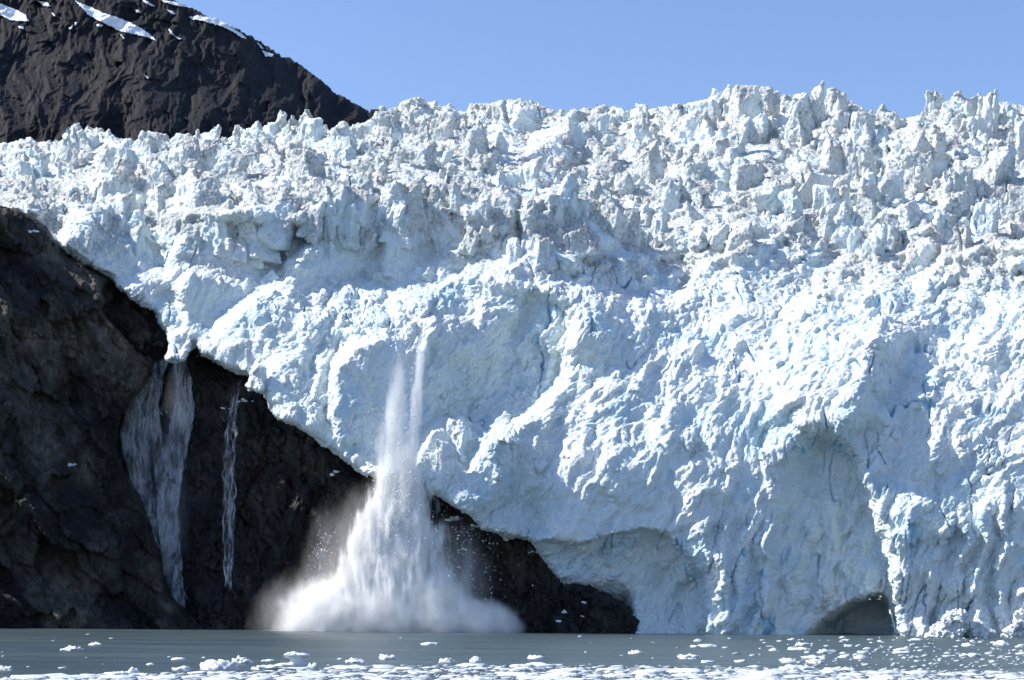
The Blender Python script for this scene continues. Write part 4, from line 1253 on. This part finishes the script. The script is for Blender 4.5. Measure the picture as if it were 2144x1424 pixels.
# the mushroom: a cap on a stem
p, D = water_pt(622, 1393)
s_ = D / F
parts = []
for (dx, dz, rx, rz, sd) in ((0, 8, 15, 16, 1), (-2, 22, 14, 8, 2), (-11, 24, 17, 7, 3), (9, 24, 16, 5, 4), (-8, 26, 9, 6, 5), (14, 6, 10, 8, 6), (-22, 3, 24, 6, 7), (2, 12, 9, 10, 8)):
    v, f = ICO3
    v = v * (1 + 0.35 * fbm(v * 1.6 + sd * 9, 3, sd))[:, None]
    parts.append((v * np.array([rx, rx * 0.7, rz]) * s_ + np.array([dx * s_, 0, dz * s_]), f))
Vm = np.concatenate([q[0] for q in parts]); Fm = np.concatenate([q[1] + len(ICO3[0]) * i for i, q in enumerate(parts)])
me = remesh('ice_floe', Vm, Fm, 0.9 * s_)
o = link('ice_floe', me, M_FLOE); o.location = p
tag(o, 'mushroom shaped floe, its broad cap on a narrow stem', 'ice floe', 'ice floes on the water')

# grounded bergs against the ice wall
for (x, y, a, h, sd, lab) in ((2008, 1334, 140, 74, 21, 'rough white mound of ice grounded at the foot of the right ice wall'), (2150, 1333, 90, 72, 22, 'white ice block grounded at the right edge of the photo')):
    p, D = water_pt(x, y)
    s_ = D / F
    v, f = ICO4
    parts = []
    g = np.random.default_rng(sd)
    for q in range(26):
        cx = g.uniform(-0.42, 0.42); hh = (1 - abs(cx) * 1.9) * h
        r = g.uniform(9, 20)
        vv = ICO2[0] * (1 + g.uniform(-0.2, 0.2, (len(ICO2[0]), 1))) * r * s_
        parts.append((vv + np.array([cx * a * s_, g.uniform(-14, 14) * s_, g.uniform(0, max(2, hh - r)) * s_]), ICO2[1]))
    Vm = np.concatenate([q[0] for q in parts]); Fm = np.concatenate([q[1] + len(ICO2[0]) * i for i, q in enumerate(parts)])
    me = remesh('iceberg', Vm, Fm, 1.3 * s_)
    v = verts_of(me).copy(); nn = normals_of(me).copy()
    v = v + nn * ((facet(v / 1.6, sd) * 0.9 + (0.5 - worley(v / 1.1, sd)[0]) * 0.8 + fbm(v / 3, 3, sd) * 0.8))[:, None]
    set_verts(me, v)
    o = link('iceberg', me, M_FLOE); o.location = p
    tag(o, lab, 'iceberg')

# the brash: two hundred pieces one can tell, the rest a carpet
def edge_row(x):
    return np.interp(x, [-50, 0, 120, 250, 400, 560, 700, 900, 1200, 1480, 1560, 1700, 2144, 2200], [1418, 1416, 1411, 1407, 1404, 1400, 1391, 1389, 1390, 1391, 1393, 1398, 1402, 1402])


g = np.random.default_rng(5)
pieces = []
while len(pieces) < 5600:
    x = g.uniform(-30, 2174)
    e = edge_row(x)
    y = e + (1431 - e) * g.random() ** 0.85
    s_ = (CAMZ * F / (y - hz(x))) / F
    a = float(np.clip(g.lognormal(2.45, 0.75), 3, 85))
    pieces.append((x, y, a, a * g.uniform(0.04, 0.12) + 0.4))
while len(pieces) < 5950:      # loose pieces over the right half
    x = g.uniform(1380, 2170); y = 1334 + (1400 - 1334) * g.random() ** 0.8
    if g.random() > smooth(x, 1350, 2000): continue
    a = float(np.clip(g.lognormal(2.25, 0.55), 3, 36))
    pieces.append((x, y, a, a * g.uniform(0.10, 0.22) + 0.6))
while len(pieces) < 5975:      # scattered specks on open water
    x = g.uniform(0, 1400); y = g.uniform(1325, 1398)
    pieces.append((x, y, g.uniform(4, 14), g.uniform(1, 2.5)))
pieces.sort(key=lambda q: -q[2])
for k, (x, y, a, h) in enumerate(pieces[:230]):
    p, D = water_pt(x, y)
    s_ = D / F
    o = link('ice_floe', floe_mesh(a * s_, h * s_, a * s_ * g.uniform(0.6, 1.0), 6000 + k, ICO2, 0.5), M_FLOE)
    o.location = p
    inb = y > edge_row(x) - 2
    tag(o, 'low white floe crowded among the brash ice along the bottom of the photo' if inb else ('flat white floe in the loose ice over the right half of the water' if x > 1380 else 'white floe on the open water on the left'),
        'ice floe', 'floes crowded in the brash' if inb else ('loose floes on the right' if x > 1380 else 'floes on open water'))
items = []
for k, (x, y, a, h) in enumerate(pieces[230:]):
    p, D = water_pt(x, y)
    s_ = D / F
    items.append(((p.x, p.y, 0.02), (a * s_ / 2, a * s_ * g.uniform(0.3, 0.5), h * s_), 20000 + k))
Vc, Fc = lumps(items)
me = mesh_np('brash_ice', Vc, Fc)
o = link('brash_ice', me, M_FLOE)
add_attr(me, 'tone', np.repeat(g.random(len(items)) ** 0.8, len(ICO1[0]))); o['kind'] = 'stuff'

# ------------------------------------------------------------------ light
SUN_EL = math.radians(45)
SUN_AZ = math.radians(-89)          # measured from straight into the picture, minus = to the left
sdir = Vector((math.cos(SUN_EL) * math.sin(SUN_AZ), math.cos(SUN_EL) * math.cos(SUN_AZ), math.sin(SUN_EL)))
sl = bpy.data.lights.new('sun', 'SUN')
sl.energy = 5.0
sl.angle = math.radians(0.5)
sl.color = (1.0, 0.96, 0.90)
so = bpy.data.objects.new('sun', sl)
COL.objects.link(so)
so.rotation_euler = sdir.to_track_quat('Z', 'Y').to_euler()
wd = bpy.data.worlds.new('World')
scene.world = wd
wd.use_nodes = True
nt = wd.node_tree
bg = nt.nodes['Background']
sky = nt.nodes.new('ShaderNodeTexSky')
sky.sky_type = 'NISHITA'
sky.sun_disc = False
sky.sun_elevation = SUN_EL
sky.sun_rotation = SUN_AZ
sky.altitude = 0
sky.air_density = 1.0
sky.dust_density = 0.3
sky.ozone_density = 3.0
nt.links.new(mix(nt, 1.0, sky.outputs[0], (0.94, 0.93, 1.03), 'MULTIPLY'), bg.inputs['Color'])
bg.inputs['Strength'].default_value = 0.135

scene.view_settings.view_transform = 'Standard'
scene.view_settings.look = 'None'
scene.view_settings.exposure = 0.56
scene.view_settings.gamma = 1.0
scene.cycles.max_bounces = 18
scene.cycles.diffuse_bounces = 5
scene.cycles.glossy_bounces = 3
scene.cycles.transparent_max_bounces = 16
scene.cycles.volume_bounces = 16
try:
    scene.cycles.use_denoising = True
    scene.cycles.denoiser = 'OPENIMAGEDENOISE'
except Exception as e:
    print('denoise', e)
